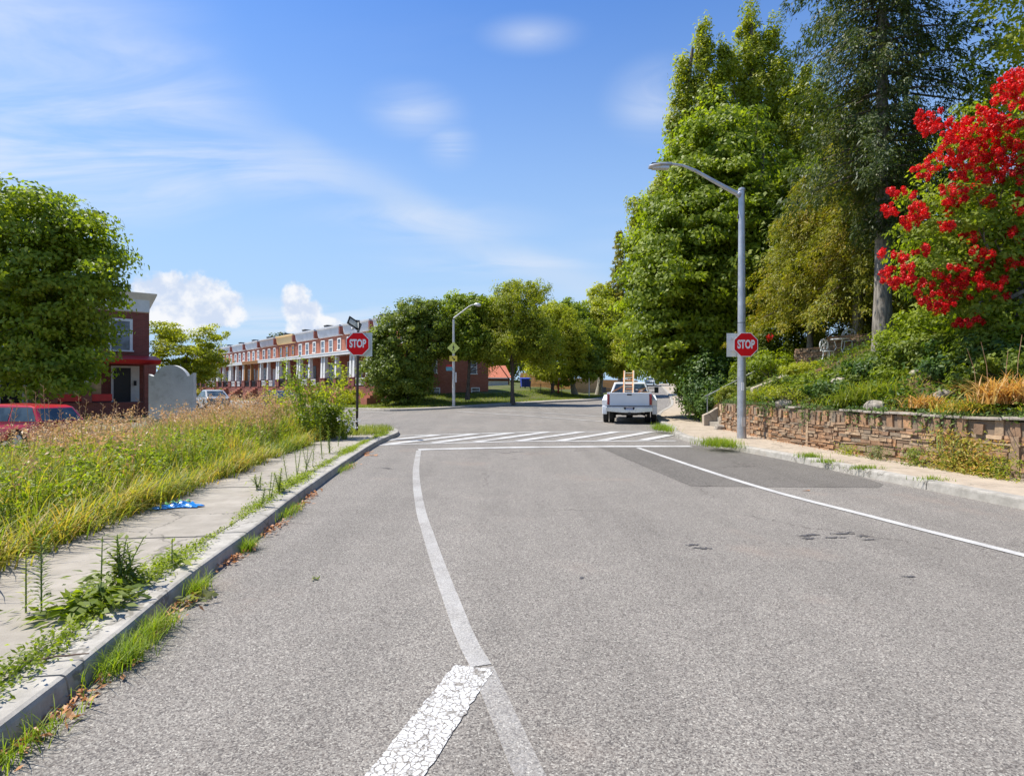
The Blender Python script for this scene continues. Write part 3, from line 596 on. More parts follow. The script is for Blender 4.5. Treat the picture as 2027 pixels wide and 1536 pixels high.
def build_trees():
    # left maple in front of the brick house
    bs = put(70, 24); bs = (bs[0], 24, -.35)
    tree('maple_tree', 'big leafy maple in front of the left brick house, over the red car', bs, 9,
         [pb(bs, 60, 440, 24, 2.6, 2.6, 1.6), pb(bs, 30, 590, 24, 3.0, 3, 3.4), pb(bs, 150, 560, 24, 2.1, 2.4, 2.5), pb(bs, 120, 690, 24, 1.7, 2.2, 1.7), pb(bs, -90, 560, 24.5, 3.4, 3, 4), pb(bs, 205, 568, 24, .8, 1.0, .7), pb(bs, 60, 405, 24, .7, .8, .7), pb(bs, 150, 450, 24, .6, .8, .6), pb(bs, 120, 470, 24, 1.4, 1.5, 1.3), pb(bs, 20, 730, 23.5, 1.8, 1.5, .8), pb(bs, 150, 735, 23, .8, 1.2, .8), pb(bs, 80, 740, 23, 1.6, 1.2, .8)],
         'leaf_mid', 640, 112, .78, .19, .12, .22, 11, shell=.3, flat=.42)
    bs = put(372, 43); tree('locust_tree', 'small airy pale green tree behind the white arched wall', bs, 6,
         [pb(bs, 370, 700, 43, 2.6, 2.2, 1.6), pb(bs, 330, 660, 43, 1.4, 1.5, .9), pb(bs, 415, 665, 43, 1.2, 1.3, .8), pb(bs, 370, 745, 43, 2.4, 2, 1.2), pb(bs, 420, 715, 43, 1.0, 1.3, 1.2)],
         'leaf_light', 420, 60, .5, .16, .09, .10, 12, shell=.25, flat=.35, limbs=16)
    # magnolia mass at the far corner
    bs = (*put(800, 44.5)[:2], .45); tree('magnolia_tree', 'dense dark broad tree hiding the end of the brick row', bs, 7,
         [pb(bs, 800, 690, 44.5, 2.5, 2.4, 3.2), pb(bs, 760, 700, 44.5, 1.3, 1.6, 2.2), pb(bs, 850, 660, 44.5, 1.7, 2, 2.2), pb(bs, 825, 625, 44.5, 1.3, 1.8, 1.2), pb(bs, 780, 740, 44, 2.2, 2, 1.6), pb(bs, 835, 735, 44.5, 1.2, 1.6, 1.5), pb(bs, 745, 665, 44.5, .7, .9, .8), pb(bs, 790, 610, 44.5, .5, .6, .5), pb(bs, 852, 606, 44.5, .6, .7, .5), pb(bs, 735, 730, 44, .8, .9, .9), pb(bs, 805, 772, 43.5, 1.8, 1.6, 1.0), pb(bs, 770, 765, 43.5, 1.2, 1.4, 1.0)],
         'leaf_dark', 950, 66, .5, .21, .11, .2, 13, shell=.45, flat=.7)
    bs = (*put(925, 46)[:2], .9); tree('linden_tree', 'rounded green tree shading the brick side wall behind the lamp', bs, 8,
         [pb(bs, 925, 650, 46, 2.0, 2, 2.6), pb(bs, 905, 610, 46.5, 1.3, 1.6, 1.1), pb(bs, 955, 678, 45.5, 1.5, 1.6, 1.4), pb(bs, 985, 640, 47, 1.1, 1.4, 2.0), pb(bs, 945, 605, 46, 1.4, 1.6, .8), pb(bs, 900, 680, 46, 1.3, 1.5, 1.3)],
         'leaf_mid', 640, 62, .5, .22, .13, .16, 14, shell=.4)
    bs = (*put(1015, 45.5)[:2], .45); tree('oak_tree', 'airy yellow green oak with forked dark trunk on the corner lawn', bs, 9,
         [pb(bs, 1015, 610, 45.5, 1.9, 2, 1.7), pb(bs, 1010, 575, 46, 1.1, 1, 1.0), pb(bs, 1058, 580, 46, 1.3, 1.2, 1.1), pb(bs, 968, 625, 46, 1.5, 1.5, 1.1), pb(bs, 1005, 675, 45, 2.2, 1.8, 1.7), pb(bs, 1065, 675, 45, 1.9, 1.7, 1.5), pb(bs, 1040, 640, 45.5, 2.0, 1.9, 1.6), pb(bs, 975, 700, 45, 1.2, 1.2, 1.1), pb(bs, 1075, 715, 45, 1.2, 1.2, .8)],
         'feather', 700, 74, .5, .19, .075, .17, 15, shell=.25, flat=.8, droop=.8, limbs=30, start=.12)
    bs = (*put(1095, 57)[:2], .9); tree('willow_oak_tree', 'soft light green round tree right of the forked oak', bs, 9,
         [pb(bs, 1090, 650, 57, 2.6, 2.4, 2.2), pb(bs, 1125, 680, 57, 2.2, 2.2, 2.4), pb(bs, 1070, 700, 57, 2.0, 2, 2.0), pb(bs, 1100, 620, 58, 2.0, 2, 1.0), pb(bs, 1085, 735, 56, 2.0, 1.6, 1.0)],
         'leaf_light', 640, 62, .6, .23, .10, .18, 16, shell=.4, droop=.5)
    bs = (*put(1138, 60)[:2], 1.0); tree('sycamore_tree', 'sycamore with mottled pale trunk beside the orange fence', bs, 9,
         [pb(bs, 1150, 680, 60, 2.3, 2.4, 2.5), pb(bs, 1130, 625, 62, 2.2, 2.2, 1.6), pb(bs, 1165, 725, 59, 2.0, 2, 1.5), pb(bs, 1110, 740, 59, 1.8, 1.6, 1.0)],
         'leaf_mid', 520, 58, .6, .26, .17, .30, 17, bark='bark_pale', shell=.4)
    bs = (*put(1186, 64)[:2], 1.1); tree('sycamore_tree', 'second pale trunked sycamore, nearest the white pickup', bs, 11,
         [pb(bs, 1200, 640, 64, 2.9, 2.6, 2.8), pb(bs, 1190, 590, 66, 1.8, 2, 1.5), pb(bs, 1215, 690, 62, 2.6, 2.4, 2.4), pb(bs, 1235, 720, 60, 2.2, 2, 1.6), pb(bs, 1175, 700, 62, 2.0, 2, 2.0)],
         'leaf_light', 760, 60, .6, .26, .16, .34, 18, bark='bark_pale', shell=.4)
    # tree line at the back
    specs = [(1060, 96, 615, 'leaf_mid', 4.5, 'rounded tree standing at the back between the oak and the sycamore'), (1130, 104, 590, 'leaf_dark', 5, 'darker distant tree whose top shows above the sycamore'),
             (975, 98, 640, 'leaf_mid', 4.5, 'distant tree filling the gap right of the brick side wall'), (1250, 112, 640, 'leaf_mid', 6, 'distant tree closing the view where the street bends'),
             (1330, 150, 715, 'leaf_dark', 5, 'small tree far up the street above the parked white car'), (1180, 118, 600, 'leaf_dark', 5, 'tall distant tree behind the two sycamores'), (1390, 150, 650, 'leaf_mid', 8, 'broad distant tree beyond the crest of the street'),
             (555, 112, 650, 'needle_dark', 2.2, 'dark treetop poking above the brick row roofs'), (900, 90, 615, 'leaf_mid', 4, 'tree behind the end house of the brick row')]
    for i, (px, d, ty, m, r, lab) in enumerate(specs):
        bs = (*put(px, d)[:2], float(T((px - 1013.5) / F * d, d))); top = zat(ty, d) - bs[2]
        tree('distant_tree', lab, bs, top, [(0, 0, top * .55, r, r, top * .42), (-r * .5, 0, top * .4, r * .7, r * .7, top * .3), (r * .5, -1, top * .45, r * .7, r * .7, top * .32)], m, 170, 42, 1.0, .45, .3, .25, 30 + i, group='trees at the back of the scene', shell=.5)
    bs = (*put(1238, 62)[:2], 1.2); h = zat(452, 62) - 1.2
    bs = (13.6, 62.0, 1.1) if False else (*put(1228, 66)[:2], 1.2)
    conifer('cypress_tree', 'narrow feathery cypress rising left of the big green trees', bs, zat(452, 66) - 1.2, lambda t: 3.1 * (1 - t) ** .75 + .35, 'needle_gold', 26, 7, 41, .3, .25, .34, 7, .6, start=.25, width=.11)
    # big broadleaf by the far steps
    bs = (12.2, 28.5, float(hz_(12.2, 28.5))); d = 28.5
    tree('sweetgum_tree', 'huge bright green broadleaf tree overhanging the pavement past the steps', bs, 15,
         [pb(bs, 1330, 620, d, 2.6, 3, 3.4), pb(bs, 1330, 520, d, 2.0, 2.4, 2.6), pb(bs, 1300, 430, d + 1, 1.1, 1.6, 1.5), pb(bs, 1390, 460, d, 2.4, 2.6, 3.2), pb(bs, 1430, 590, d, 2.4, 2.6, 3.6), pb(bs, 1370, 340, d + 1, 1.7, 2.2, 2.4),
          pb(bs, 1460, 400, d, 2.6, 2.6, 3.2), pb(bs, 1430, 290, d + 1, 2.0, 2.4, 2.4), pb(bs, 1310, 690, d, 1.6, 2, 1.2), pb(bs, 1490, 520, d - 1, 1.8, 2, 3.0), pb(bs, 1400, 690, d, 2.2, 2, 1.6), pb(bs, 1300, 590, d, 1.6, 2, 1.8), pb(bs, 1285, 500, d + 1, 1.3, 1.6, 1.6), pb(bs, 1360, 735, d, 1.6, 2, 1.0)],
         'leaf_mid', 1150, 115, .78, .22, .13, .42, 19, shell=.30, flat=.42, limbs=26)
    bs = (13.4, 33, float(hz_(13.4, 33)))
    if 0: conifer('dawn_redwood_tree', 'tallest light green feathery conifer with several pointed tips', bs, zat(8, 33) - bs[2], lambda t: 5.4 * (1 - t) ** .8 + .25, 'feather', 46, 9, 42, .4, .02, .26, 15, .25, start=.12, width=.08, upcurve=.5)
    rw = [('tallest light green feathery conifer with several pointed tips', 1490, [(1482, 22, .32, 1.0), (1480, 60, .6, 1.2), (1500, 105, .9, 1.4), (1462, 150, 1.0, 1.5), (1530, 75, .5, 1.2), (1545, 130, .8, 1.5), (1520, 200, 1.7, 2.0), (1455, 260, 1.7, 2.2), (1540, 310, 2.2, 2.6), (1470, 400, 2.3, 3), (1560, 430, 2.2, 3), (1500, 560, 2.6, 3.4)]),
          ('leftmost spire of the feathery conifers above the lamp head', 1375, [(1392, 70, .28, .9), (1396, 110, .5, 1.1), (1350, 135, .25, .8), (1355, 180, .55, 1.3), (1400, 180, .9, 1.6), (1430, 130, .5, 1.2), (1345, 240, .7, 1.4), (1420, 260, 1.4, 1.9), (1365, 310, 1.1, 1.7), (1350, 400, 1.5, 2.0), (1310, 380, .6, 1.2), (1270, 430, .7, 1.2), (1275, 490, 1.0, 1.5), (1400, 420, 1.8, 2.5)]),
          ('feathery conifer between the tallest one and the dark spruce', 1620, [(1590, 160, .5, 1.1), (1600, 210, 1.0, 1.5), (1640, 240, .9, 1.4), (1570, 270, 1.1, 1.7), (1620, 300, 1.6, 2.0), (1680, 320, 1.3, 1.8), (1600, 400, 1.9, 2.4), (1680, 430, 1.8, 2.4), (1640, 520, 2.2, 2.8), (1560, 560, 2.0, 2.8)])]
    for i, (lab, px, lob) in enumerate(rw):
        d = 33 - i * .8; x = (px - 1013.5) / F * d; bs = (x, d, float(hz_(x, d))); top = min(q[1] for q in lob); hh = zat(top, d) - bs[2]
        tree('dawn_redwood_tree', lab, bs, hh, [pb(bs, a, c, d, r, r, v) for a, c, r, v in lob], 'feather', [1500, 1300, 1200][i], 74, .42, .19, .085, .35, 140 + i, shell=.35, flat=1.25, droop=-.5, limbs=34, trunk_top=.96, start=.25)
    for i, (px, ty, d, R, lab) in enumerate([] and [(1398, 60, 32, 3.6, 'pointed light green conifer just left of the tallest one'), (1352, 120, 32.5, 3.6, 'leftmost spire of the feathery conifers above the lamp head'), (1545, 95, 33, 4.0, 'feathery conifer between the tallest one and the dark spruce')]):
        x = (px - 1013.5) / F * d; bs = (x, d, float(hz_(x, d)))
        conifer('dawn_redwood_tree', lab, bs, zat(ty, d) - bs[2], lambda t, R=R: R * (1 - t) ** .8 + .2, 'feather', 40, 8, 43 + i, .3, .02, .26, 14, .25, start=.25, width=.08, upcurve=.5)
    # dark Norway spruce
    bs = (11.1, 17.4, float(hz_(11.1, 17.4)))
    conifer('spruce_tree', 'tall dark spruce with grey trunk beside the stone terrace', bs, 17.5, lambda t: 4.0 * (1 - t * .5) * (0.35 if t < .3 else 1), 'needle_dark', 30, 8, 51, .25, .62, .15, 46, 1.0, start=.2, width=.04, upcurve=.3, gate=.12, bark='bark_grey')
    bs = (11.75, 22.9, float(hz_(11.75, 22.9)))
    conifer('spruce_tree', 'golden green drooping spruce right of the lamp pole', bs, 7.6, lambda t: 3.4 * (1 - t) ** .6 + .2, 'needle_gold', 19, 10, 52, .14, .45, .14, 46, .95, start=.30, width=.035, gate=-.1)
    bs = (12.2, 20.5, float(hz_(12.2, 20.5)))
    conifer('spruce_tree', 'brown tinged conifer behind the golden spruce', bs, 9.5, lambda t: 3.0 * (1 - t) ** .7 + .2, 'needle_gold', 24, 9, 53, .2, .42, .15, 34, .95, start=.2, width=.038, gate=-.1)
    bs = (16.0, 24.5, float(hz_(16.0, 24.5)))
    tree('oak_tree', 'dark leafy tree filling the hill behind the spruces', bs, 10, [(0, 0, 5, 3.5, 3, 3.6), (-3, 1, 3.5, 2.6, 2.4, 2.8), (3.5, 0, 4, 3, 3, 3), (-1.5, 1, 7.0, 2.4, 2.2, 2.2)], 'leaf_dark', 420, 60, .8, .26, .18, .3, 54)
    bs = (17.0, 16.0, float(hz_(17, 16)))
    tree('walnut_tree', 'pale green open tree at the top right behind the red blossoms', bs, 11, [pb(bs, 1985, 90, 16, 1.6, 2, 1.8), pb(bs, 2060, 180, 16, 1.8, 2, 2), pb(bs, 1960, 250, 17, 1.2, 2, 1.2), pb(bs, 2080, 20, 16, 2, 2, 2)], 'leaf_light', 150, 40, .5, .16, .09, .16, 55, shell=.2, limbs=14)
    # crape myrtle with red blossom
    rg = np.random.default_rng(77); d = 12.6; bs = (10.6, d, float(hz_(10.6, d))); t = thing('crape_myrtle_tree', 'red flowering crape myrtle at the right edge above the slope', 'tree', bs)
    lobes = [pb(bs, 1950, 560, d, 1.5, 1.3, 1.3), pb(bs, 1900, 470, d, 1.2, 1.2, 1.1), pb(bs, 2010, 400, d, 1.4, 1.3, 1.6), pb(bs, 1950, 300, d, .9, 1, 1.1), pb(bs, 1840, 400, d, .65, .8, .6), pb(bs, 2040, 270, d, 1.0, 1, 1.1), pb(bs, 1840, 560, d, .8, .9, .5), pb(bs, 2080, 520, d, 1.5, 1.3, 1.8), pb(bs, 1985, 640, d, 1.1, 1.1, .55)]
    C, Nn, cc = crown_pts(lobes, 430, 66, .34, rg, .35, .7); quads('crown', leafquads(C, Nn, .115, .062, rg), 'leaf_mid', t)
    b = B()
    for k in range(6):
        a = k * 1.05; e = cc[rg.integers(len(cc))]; b.tube([(.12 * math.cos(a), .12 * math.sin(a), -.2), (.35 * math.cos(a), .35 * math.sin(a), 1.2), tuple(e * .6 + np.array([0, 0, .6])), tuple(e)], [.07, .055, .035, .01], 7)
    for j in rg.choice(len(cc), 60, False):
        e = cc[j]; m = e * .55 + np.array([0, 0, .7]); b.tube([tuple(m), tuple((m + e) / 2 + rg.normal(size=3) * .1), tuple(e)], [.025, .015, .006], 4)
    obj('trunk', b, 'bark_grey', t, smooth=True)
    fl = [(1850, 235, 26), (1870, 262, 20), (1835, 255, 12), (1955, 230, 30), (1925, 262, 26), (1985, 215, 28), (2010, 190, 26), (1940, 300, 30), (1895, 300, 22), (1990, 270, 34), (2020, 240, 30), (1965, 335, 22), (1910, 330, 18), (2020, 310, 30), (2000, 350, 18), (1860, 320, 22), (1830, 340, 18), (1945, 350, 14),
          (1778, 382, 12), (1765, 418, 15), (1800, 385, 8), (1812, 415, 14), (1800, 440, 14), (1830, 425, 10), (1900, 385, 18), (1885, 410, 16), (1925, 375, 10), (1780, 505, 12), (1765, 545, 18), (1800, 535, 14), (1785, 560, 15), (1815, 560, 14), (1750, 505, 8), (1920, 470, 14), (1935, 500, 12), (1850, 585, 26), (1880, 560, 28), (1915, 570, 24), (1940, 545, 24), (1960, 520, 20), (1900, 545, 22), (1975, 560, 14), (1990, 555, 8), (1840, 605, 16), (2015, 465, 16), (2010, 330, 20), (1905, 640, 13), (1935, 632, 10), (1825, 500, 12), (1870, 600, 15), (1995, 170, 20), (2025, 160, 24), (1975, 245, 22), (2020, 400, 20), (1960, 400, 14), (2010, 520, 16), (1870, 450, 12), (1895, 355, 14), (1985, 590, 12), (1950, 290, 22), (2000, 310, 20), (1875, 380, 12), (1900, 270, 18)]
    P = []; Q = []
    for px, py, r in fl:
        for k in range(max(3, int(r * .62))):
            a = rg.random() * 6.28; q = rg.random() ** .5 * r * 1.25; dd = d - 1.2 + rg.random() * .8
            if rg.random() < .3: dd += .5
            c = np.array([(px + q * math.cos(a) * 1.15 - 1013.5) / F * dd - bs[0], dd - bs[1], zat(py + q * math.sin(a) * .8, dd) - bs[2]])
            o = unit(rg.normal(size=(95, 3))) * rg.random((95, 1)) ** .4 * (.04 + .045 * rg.random()); o[:, 2] *= 1.3; P.append(c + o); Q.append(unit(o + rg.normal(size=o.shape) * .03))
    quads('blossom', leafquads(np.vstack(P), np.vstack(Q), .036, .030, rg), 'petal_red', t)
build_trees()

def build_low_plants():
    rg = np.random.default_rng(5)
    # ---- the weedy plot on the left: tall grass nobody could count
    kk = [tuple(p) for p in offset(kerbL, -1.72)[:int(np.argmax(kerbL[:, 1] > 18.9)):4]]
    A1 = kk + [(-6.1, 19), (-7.6, 21.6), (-9.0, 24.2), (-12.5, 29.5), (-12.9, 26), (-12.2, 20), (-11.6, 10), (-11.2, 2), (-7, -1)]
    zf = lambda x, y: T(x, y) + .09
    kd = np.array(kk)
    def grade(P, h):                          # shorter by the pavement, taller inside the plot
        dd = dpoly(kd, P[:, 0], P[:, 1]); return h * (.38 + .62 * sst(0, 1.3, dd))
    P = scatter(A1, 60000, rg, zf); nn = .5 + .5 * np.sin(P[:, 0] * 1.7 + 2 * np.sin(P[:, 1] * .9)); keep = rg.random(len(P)) < .55 + .45 * nn; P = P[keep]
    cl = .5 + .5 * np.sin(P[:, 0] * 4.3 + 1.7 * np.sin(P[:, 1] * 3.1)) * np.sin(P[:, 1] * 3.7 + P[:, 0]); hgt = grade(P, .62 * (.35 + .55 * rg.random(len(P)) + .75 * cl * rg.random(len(P)) ** .5)) * (.8 + .35 * nn[keep]) * (1 + .45 * sst(9, 16, P[:, 1]))
    k = int(len(P) * .62)
    tag(grid_faces('tall_grass', blades(P[:k], hgt[:k] * 1.05, .017, rg, .7, 5, .75), 5, 'meadow'), 'tall green and yellowing grass and lily leaves filling the vacant plot', 'grass', kind='stuff')
    tag(grid_faces('green_grass', blades(P[k:], hgt[k:] * .85, .011, rg, .55, 3, .6), 3, 'meadow_green'), 'finer bright green grass growing through the vacant plot', 'grass', kind='stuff')
    E = offset(kerbL, -1.70); E = E[(E[:, 1] > 1.5) & (E[:, 1] < 18)]; cl = rg.integers(0, len(E), 90); k2 = rg.integers(0, 90, 7000); Pq = E[cl[k2]] + rg.normal(size=(7000, 2)) * np.array([.12, .12]); Pq[:, 0] -= .06
    Pq = np.c_[Pq, T(Pq[:, 0], Pq[:, 1]) + .11]; hq = (.22 + .3 * rg.random(7000)) * (.35 + 1.0 * rg.random(90))[k2]
    tag(grid_faces('edge_grass', blades(Pq, hq, .015, rg, .9, 5, .8, (.6, .1)), 5, 'meadow'), 'arching grass flopping over the inner edge of the left pavement', 'grass', kind='stuff')
    # leafy weeds
    P = scatter(A1, 2200, rg, zf); P = P[dpoly(kd, P[:, 0], P[:, 1]) > .3]; h = .35 + .4 * rg.random(len(P)); n = 34; t = rg.random((len(P), n)) ** .7
    C = np.repeat(P, n, 0).reshape(len(P), n, 3).copy(); C[:, :, 2] += t * h[:, None]; C[:, :, :2] += rg.normal(size=(len(P), n, 2)) * (.09 * (1.15 - t))[:, :, None]
    C = C.reshape(-1, 3); nn = rg.normal(size=C.shape) * .5; nn[:, 2] += .9
    tag(quads('leafy_weeds', leafquads(C, unit(nn), .075, .028, rg), 'leaf_mid'), 'leafy green weeds mixed into the grass of the vacant plot', 'weeds', kind='stuff')
    # straw seed heads, mostly at the back of the plot
    P = scatter(A1, 12000, rg, zf); pr_ = .16 + .84 * sst(8, 15, P[:, 1]); P = P[rg.random(len(P)) < pr_ * (.12 + .88 * (np.sin(P[:, 0] * 1.3 + P[:, 1] * 1.1) + .7 * np.sin(P[:, 1] * 2.7 - P[:, 0]) > .1))]; P = P[dpoly(kd, P[:, 0], P[:, 1]) > .7]
    h = (.45 + .55 * rg.random(len(P))) * (1 + .5 * sst(9, 16, P[:, 1]) * (.5 + .5 * np.sin(P[:, 0] * .9 + 2))); V1 = blades(P, h, .007, rg, .25, 3, .3)
    tip = V1[:, -1].mean(1); n = 9; C = np.repeat(tip, n, 0); C = C + rg.normal(size=C.shape) * np.array([.03, .03, .055]); nn = rg.normal(size=C.shape)
    tag(grid_faces('dry_stems', V1, 3, 'straw'), 'dry straw coloured stems standing in the vacant plot', 'weeds', kind='stuff')
    tag(quads('seed_heads', leafquads(C, unit(nn), .05, .026, rg), 'straw_pink'), 'pinkish tan seed heads above the vacant plot', 'weeds', kind='stuff')
    # tall leaning dry stalks in front of the red car
    for i in range(15):
        px = [12, 22, 60, 66, 88, 92, 100, 112, 128, 158, 165, 195, 210, 232, 265][i]; ty = [800, 790, 765, 775, 800, 762, 790, 790, 812, 790, 780, 800, 790, 795, 790][i]; d = 10.2 + (i * 37 % 5) * .5
        x = (px - 1013.5) / F * d; z0 = float(T(x, d)) + .1; h = zat(ty, d) - z0; b = B(); l = (rg.random() - .5) * .35
        b.tube([(0, 0, 0), (l * .3, .02, h * .5), (l, .03, h)], [.006, .005, .0035], 5)
        for k in range(5): q = .78 + .05 * k; b.tube([(l * q, .02, h * q), (l * q + (.05 if k % 2 else -.05), .02, h * q + .05)], [.004, .005], 4)
        t = thing('dry_stalk', 'dry flower stalk in front of the red car and porch, ' + ORD[i] + ' from the left', 'dry stalk', (x, d, z0), 0, 'dry stalks in front of the red car'); obj('stem', b, 'straw', t)
    # ---- sapling thicket behind the stop sign
    labs = ['tallest sapling with upright leafy shoots left of the stop sign post', 'bushy sapling just left of the stop sign post', 'low bush with pale flowers at the foot of the stop sign post', 'sapling at the left end of the thicket', 'dark leafy bush in the middle of the thicket']
    for i, (px, d, ty, rx, m, per) in enumerate([(612, 17.5, 702, .8, 'leaf_mid', 55), (650, 17, 718, .6, 'leaf_light', 50), (682, 16.6, 805, .35, 'leaf_mid', 40), (565, 18.8, 750, .8, 'leaf_light', 55), (632, 16.4, 775, .6, 'leaf_dark', 60)]):
        x = (px - 1013.5) / F * d; z0 = float(T(x, d)) + .1; h = zat(ty, d) - z0; t = thing('sapling', labs[i], 'bush', (x, d, z0), 0, None)
        C = []; N_ = []; b = B()
        for s in range(16 if i != 2 else 10):
            a = rg.random() * 6.28; r = rx * (.3 + .9 * rg.random()); hh = h * (.55 + .45 * rg.random()); e = np.array([math.cos(a) * r, math.sin(a) * r * .8, hh]); q0 = np.array([e[0] * .2, e[1] * .2, 0]); m_ = np.array([e[0] * .75, e[1] * .75, hh * .55])
            b.tube([q0, m_, e], [.012, .008, .003], 4); n = per * 2; u = .15 + .85 * rg.random((n, 1)); p = (1 - u) ** 2 * q0 + 2 * u * (1 - u) * m_ + u * u * e; p = p + rg.normal(size=p.shape) * np.array([.085, .085, .05]); C.append(p); nn = rg.normal(size=p.shape) * .5; nn[:, 2] += .7; N_.append(unit(nn))
        quads('foliage', leafquads(np.vstack(C), np.vstack(N_), .10, .045, rg, .4), m, t); obj('stems', b, 'stem_green', t)
        if i == 2:
            c = np.array([[.25, -.15, .55], [.35, -.2, .4], [.12, -.25, .5], [-.1, -.25, .62], [.4, -.1, .6], [.2, -.25, .33]]); P = np.repeat(c, 26, 0) + rg.normal(size=(156, 3)) * .035
            quads('flower', leafquads(P, unit(rg.normal(size=P.shape)), .04, .03, rg), 'sign_white', t)
    # ---- weeds rooted between pavement and kerb, left
    def herb(px, py, ty, lab, n=26, L=.085, W=.022, m='leaf_dark', st=3, sp=.07, rosette=0, grp=None):
        x, y = gp(px, py, .13); t = thing('roadside_weed', lab, 'weed', (x, y, .13), 0, grp); h = (py - ty) / F * y * 1.0; C = []; A = []; b = B(); N_ = []
        for s in range(st):
            e = np.array([rg.normal() * sp, rg.normal() * sp, h * (.65 + .35 * rg.random() if s else 1)]); q0 = np.array([rg.normal() * .02, rg.normal() * .02, 0]); b.tube([q0, (q0 + e) / 2, e], [.006, .005, .003], 5)
            u = np.linspace(.12, 1, n)[:, None]; a = np.arange(n)[:, None] * 2.4 + s; dd = np.c_[np.cos(a), np.sin(a), .35 + 0 * a]; l = L * (1.15 - .6 * u); C.append(q0 + (e - q0) * u + dd * l * .5); A.append(dd); nn = np.c_[-np.cos(a) * .4, -np.sin(a) * .4, 1 + 0 * a]; N_.append(unit(nn))
        if rosette:
            n = rosette; a = rg.random((n, 1)) * 6.28; r = .05 + .2 * rg.random((n, 1)); C.append(np.c_[np.cos(a) * r, np.sin(a) * r, .02 + .1 * rg.random((n, 1))]); A.append(np.c_[np.cos(a), np.sin(a), .1 + 0 * a]); nn = rg.normal(size=(n, 3)) * .35; nn[:, 2] += 1; N_.append(unit(nn))
        C = np.vstack(C); quads('foliage', leafquads(C, np.vstack(N_), L, W, rg, 0, np.vstack(A)), m, t); obj('stem', b, 'stem_green', t); return t
    herb(50, 1215, 1095, 'pale spindly weed closest to the left edge of the pavement', 50, .05, .010, 'leaf_light', 1, .01)
    herb(78, 1212, 1065, 'tall bottlebrush shaped weed beside the pale spindly one', 110, .075, .012, 'leaf_dark', 1, .01, 20)
    herb(203, 1165, 1060, 'tall weed with paired leaves left of the dense kerb clump', 17, .10, .028, 'leaf_dark', 1, .01, 45)
    herb(240, 1160, 1062, 'dense leafy weed clump on the kerb seam', 22, .085, .025, 'leaf_dark', 5, .07, 60)
    herb(262, 1148, 1080, 'shaggy weed clump right of the tallest kerb weeds', 24, .075, .02, 'leaf_mid', 5, .09, 50)
    herb(150, 1215, 1180, 'flat broad leaved dock plant in front of the tall weeds', 5, .10, .05, 'leaf_mid', 2, .05, 90)
    herb(205, 1200, 1150, 'broad leaved plant spreading over the pavement seam', 5, .11, .05, 'leaf_dark', 2, .06, 90)
    herb(338, 1122, 1066, 'short weed with two pairs of leaves above a low mat', 8, .09, .03, 'leaf_mid', 1, .01, 40)
    herb(512, 968, 935, 'small round weed standing alone on the pavement', 14, .05, .02, 'leaf_mid', 6, .08, 30)
    for i, px in enumerate([515, 533, 553, 572, 590, 606, 620, 637, 652, 668]):
        py = 1004 - (px - 515) * .78; herb(px, py, py - [34, 50, 42, 54, 58, 46, 60, 64, 50, 44][i] * 1.1, 'slender upright weed by the left kerb, ' + ORD[i] + ' in the row nearest first', [44, 30, 50, 36, 44, 26, 48, 40, 34, 44][i], [.06, .045, .07][i % 3], [.02, .014, .024][i % 3], 'leaf_mid' if i % 3 else 'leaf_dark', 1 + (i * 7) % 3, .03 + .012 * (i % 4), 8 + 6 * (i % 3), 'slender weeds in a row along the kerb')
    # low creeping mat along the seam
    S_ = offset(kerbL, -.28); S_ = S_[(S_[:, 1] > 1.5) & (S_[:, 1] < 19)]; n = 30000; k = rg.integers(0, len(S_) - 1, n); u = rg.random((n, 1)); P = S_[k] * (1 - u) + S_[k + 1] * u
    dens = (.5 + .5 * np.sin(P[:, 1] * 2.1 + 1.3) * np.sin(P[:, 1] * .83)) ; keep = rg.random(n) < .05 + .8 * dens ** 1.6; P = P[keep]; dens = dens[keep]
    P = P + rg.normal(size=P.shape) * (.03 + .06 * dens[:, None]); C = np.c_[P, .135 + np.abs(rg.normal(size=len(P))) * .03 * (.4 + dens) + T(P[:, 0], P[:, 1])]; nn = rg.normal(size=C.shape) * .5; nn[:, 2] += 1
    tag(quads('creeping_weeds', leafquads(C, unit(nn), .034, .014, rg), 'leaf_mid'), 'low creeping weeds in the seam between left kerb and pavement', 'weeds', kind='stuff')
    # grass tufts at the foot of the kerb, with dead leaves
    spots = [(2.62, 'nearest ragged grass tuft in the left gutter beside the kerb joint'), (3.35, 'wide green grass tuft in the gutter just past the stick'), (3.85, 'green tuft in the gutter next to the broken leafy sprig'), (4.6, 'soft round grass tuft against the kerb face'), (5.7, 'small light tuft against the kerb below the pavement clump'), (7.3, 'grass tuft beside the dead leaves further along the kerb'), (11.2, 'small dry tuft in the gutter beside the row of slender weeds')]
    for i, (yy, lab) in enumerate(spots):
        k = int(np.argmin(abs(kerbL[:, 1] - yy))); x, y = kerbL[k]; x += .05; n = [160, 420, 380, 200, 200, 200, 140][i]; sx = [.05, .06, .05, .04, .035, .05, .05][i]; sy = [.16, .12, .11, .07, .06, .2, .25][i]
        P = np.c_[np.abs(rg.normal(size=n)) * sx, rg.normal(size=n) * sy, np.zeros(n)]; t = thing('grass_tuft', lab, 'grass tuft', (float(x), float(y), .004), 0); grid_faces('blades', blades(P, .15 if i else .12, .0045, rg, .8, 4, .6, (.35, .1)), 4, 'grass', t)
    n = 520; P = []
    for yy, q in [(2.5, 60), (3.1, 60), (3.7, 50), (4.0, 70), (5.4, 60), (6.6, 90), (7.6, 120), (8.6, 60), (11.5, 60), (14, 60)]:
        k = int(np.argmin(abs(kerbL[:, 1] - yy))); x, y = kerbL[k]; P.append(np.c_[x + .02 + np.abs(rg.normal(size=q)) * .07, y + rg.normal(size=q) * .22, .012 + rg.random(q) * .03])
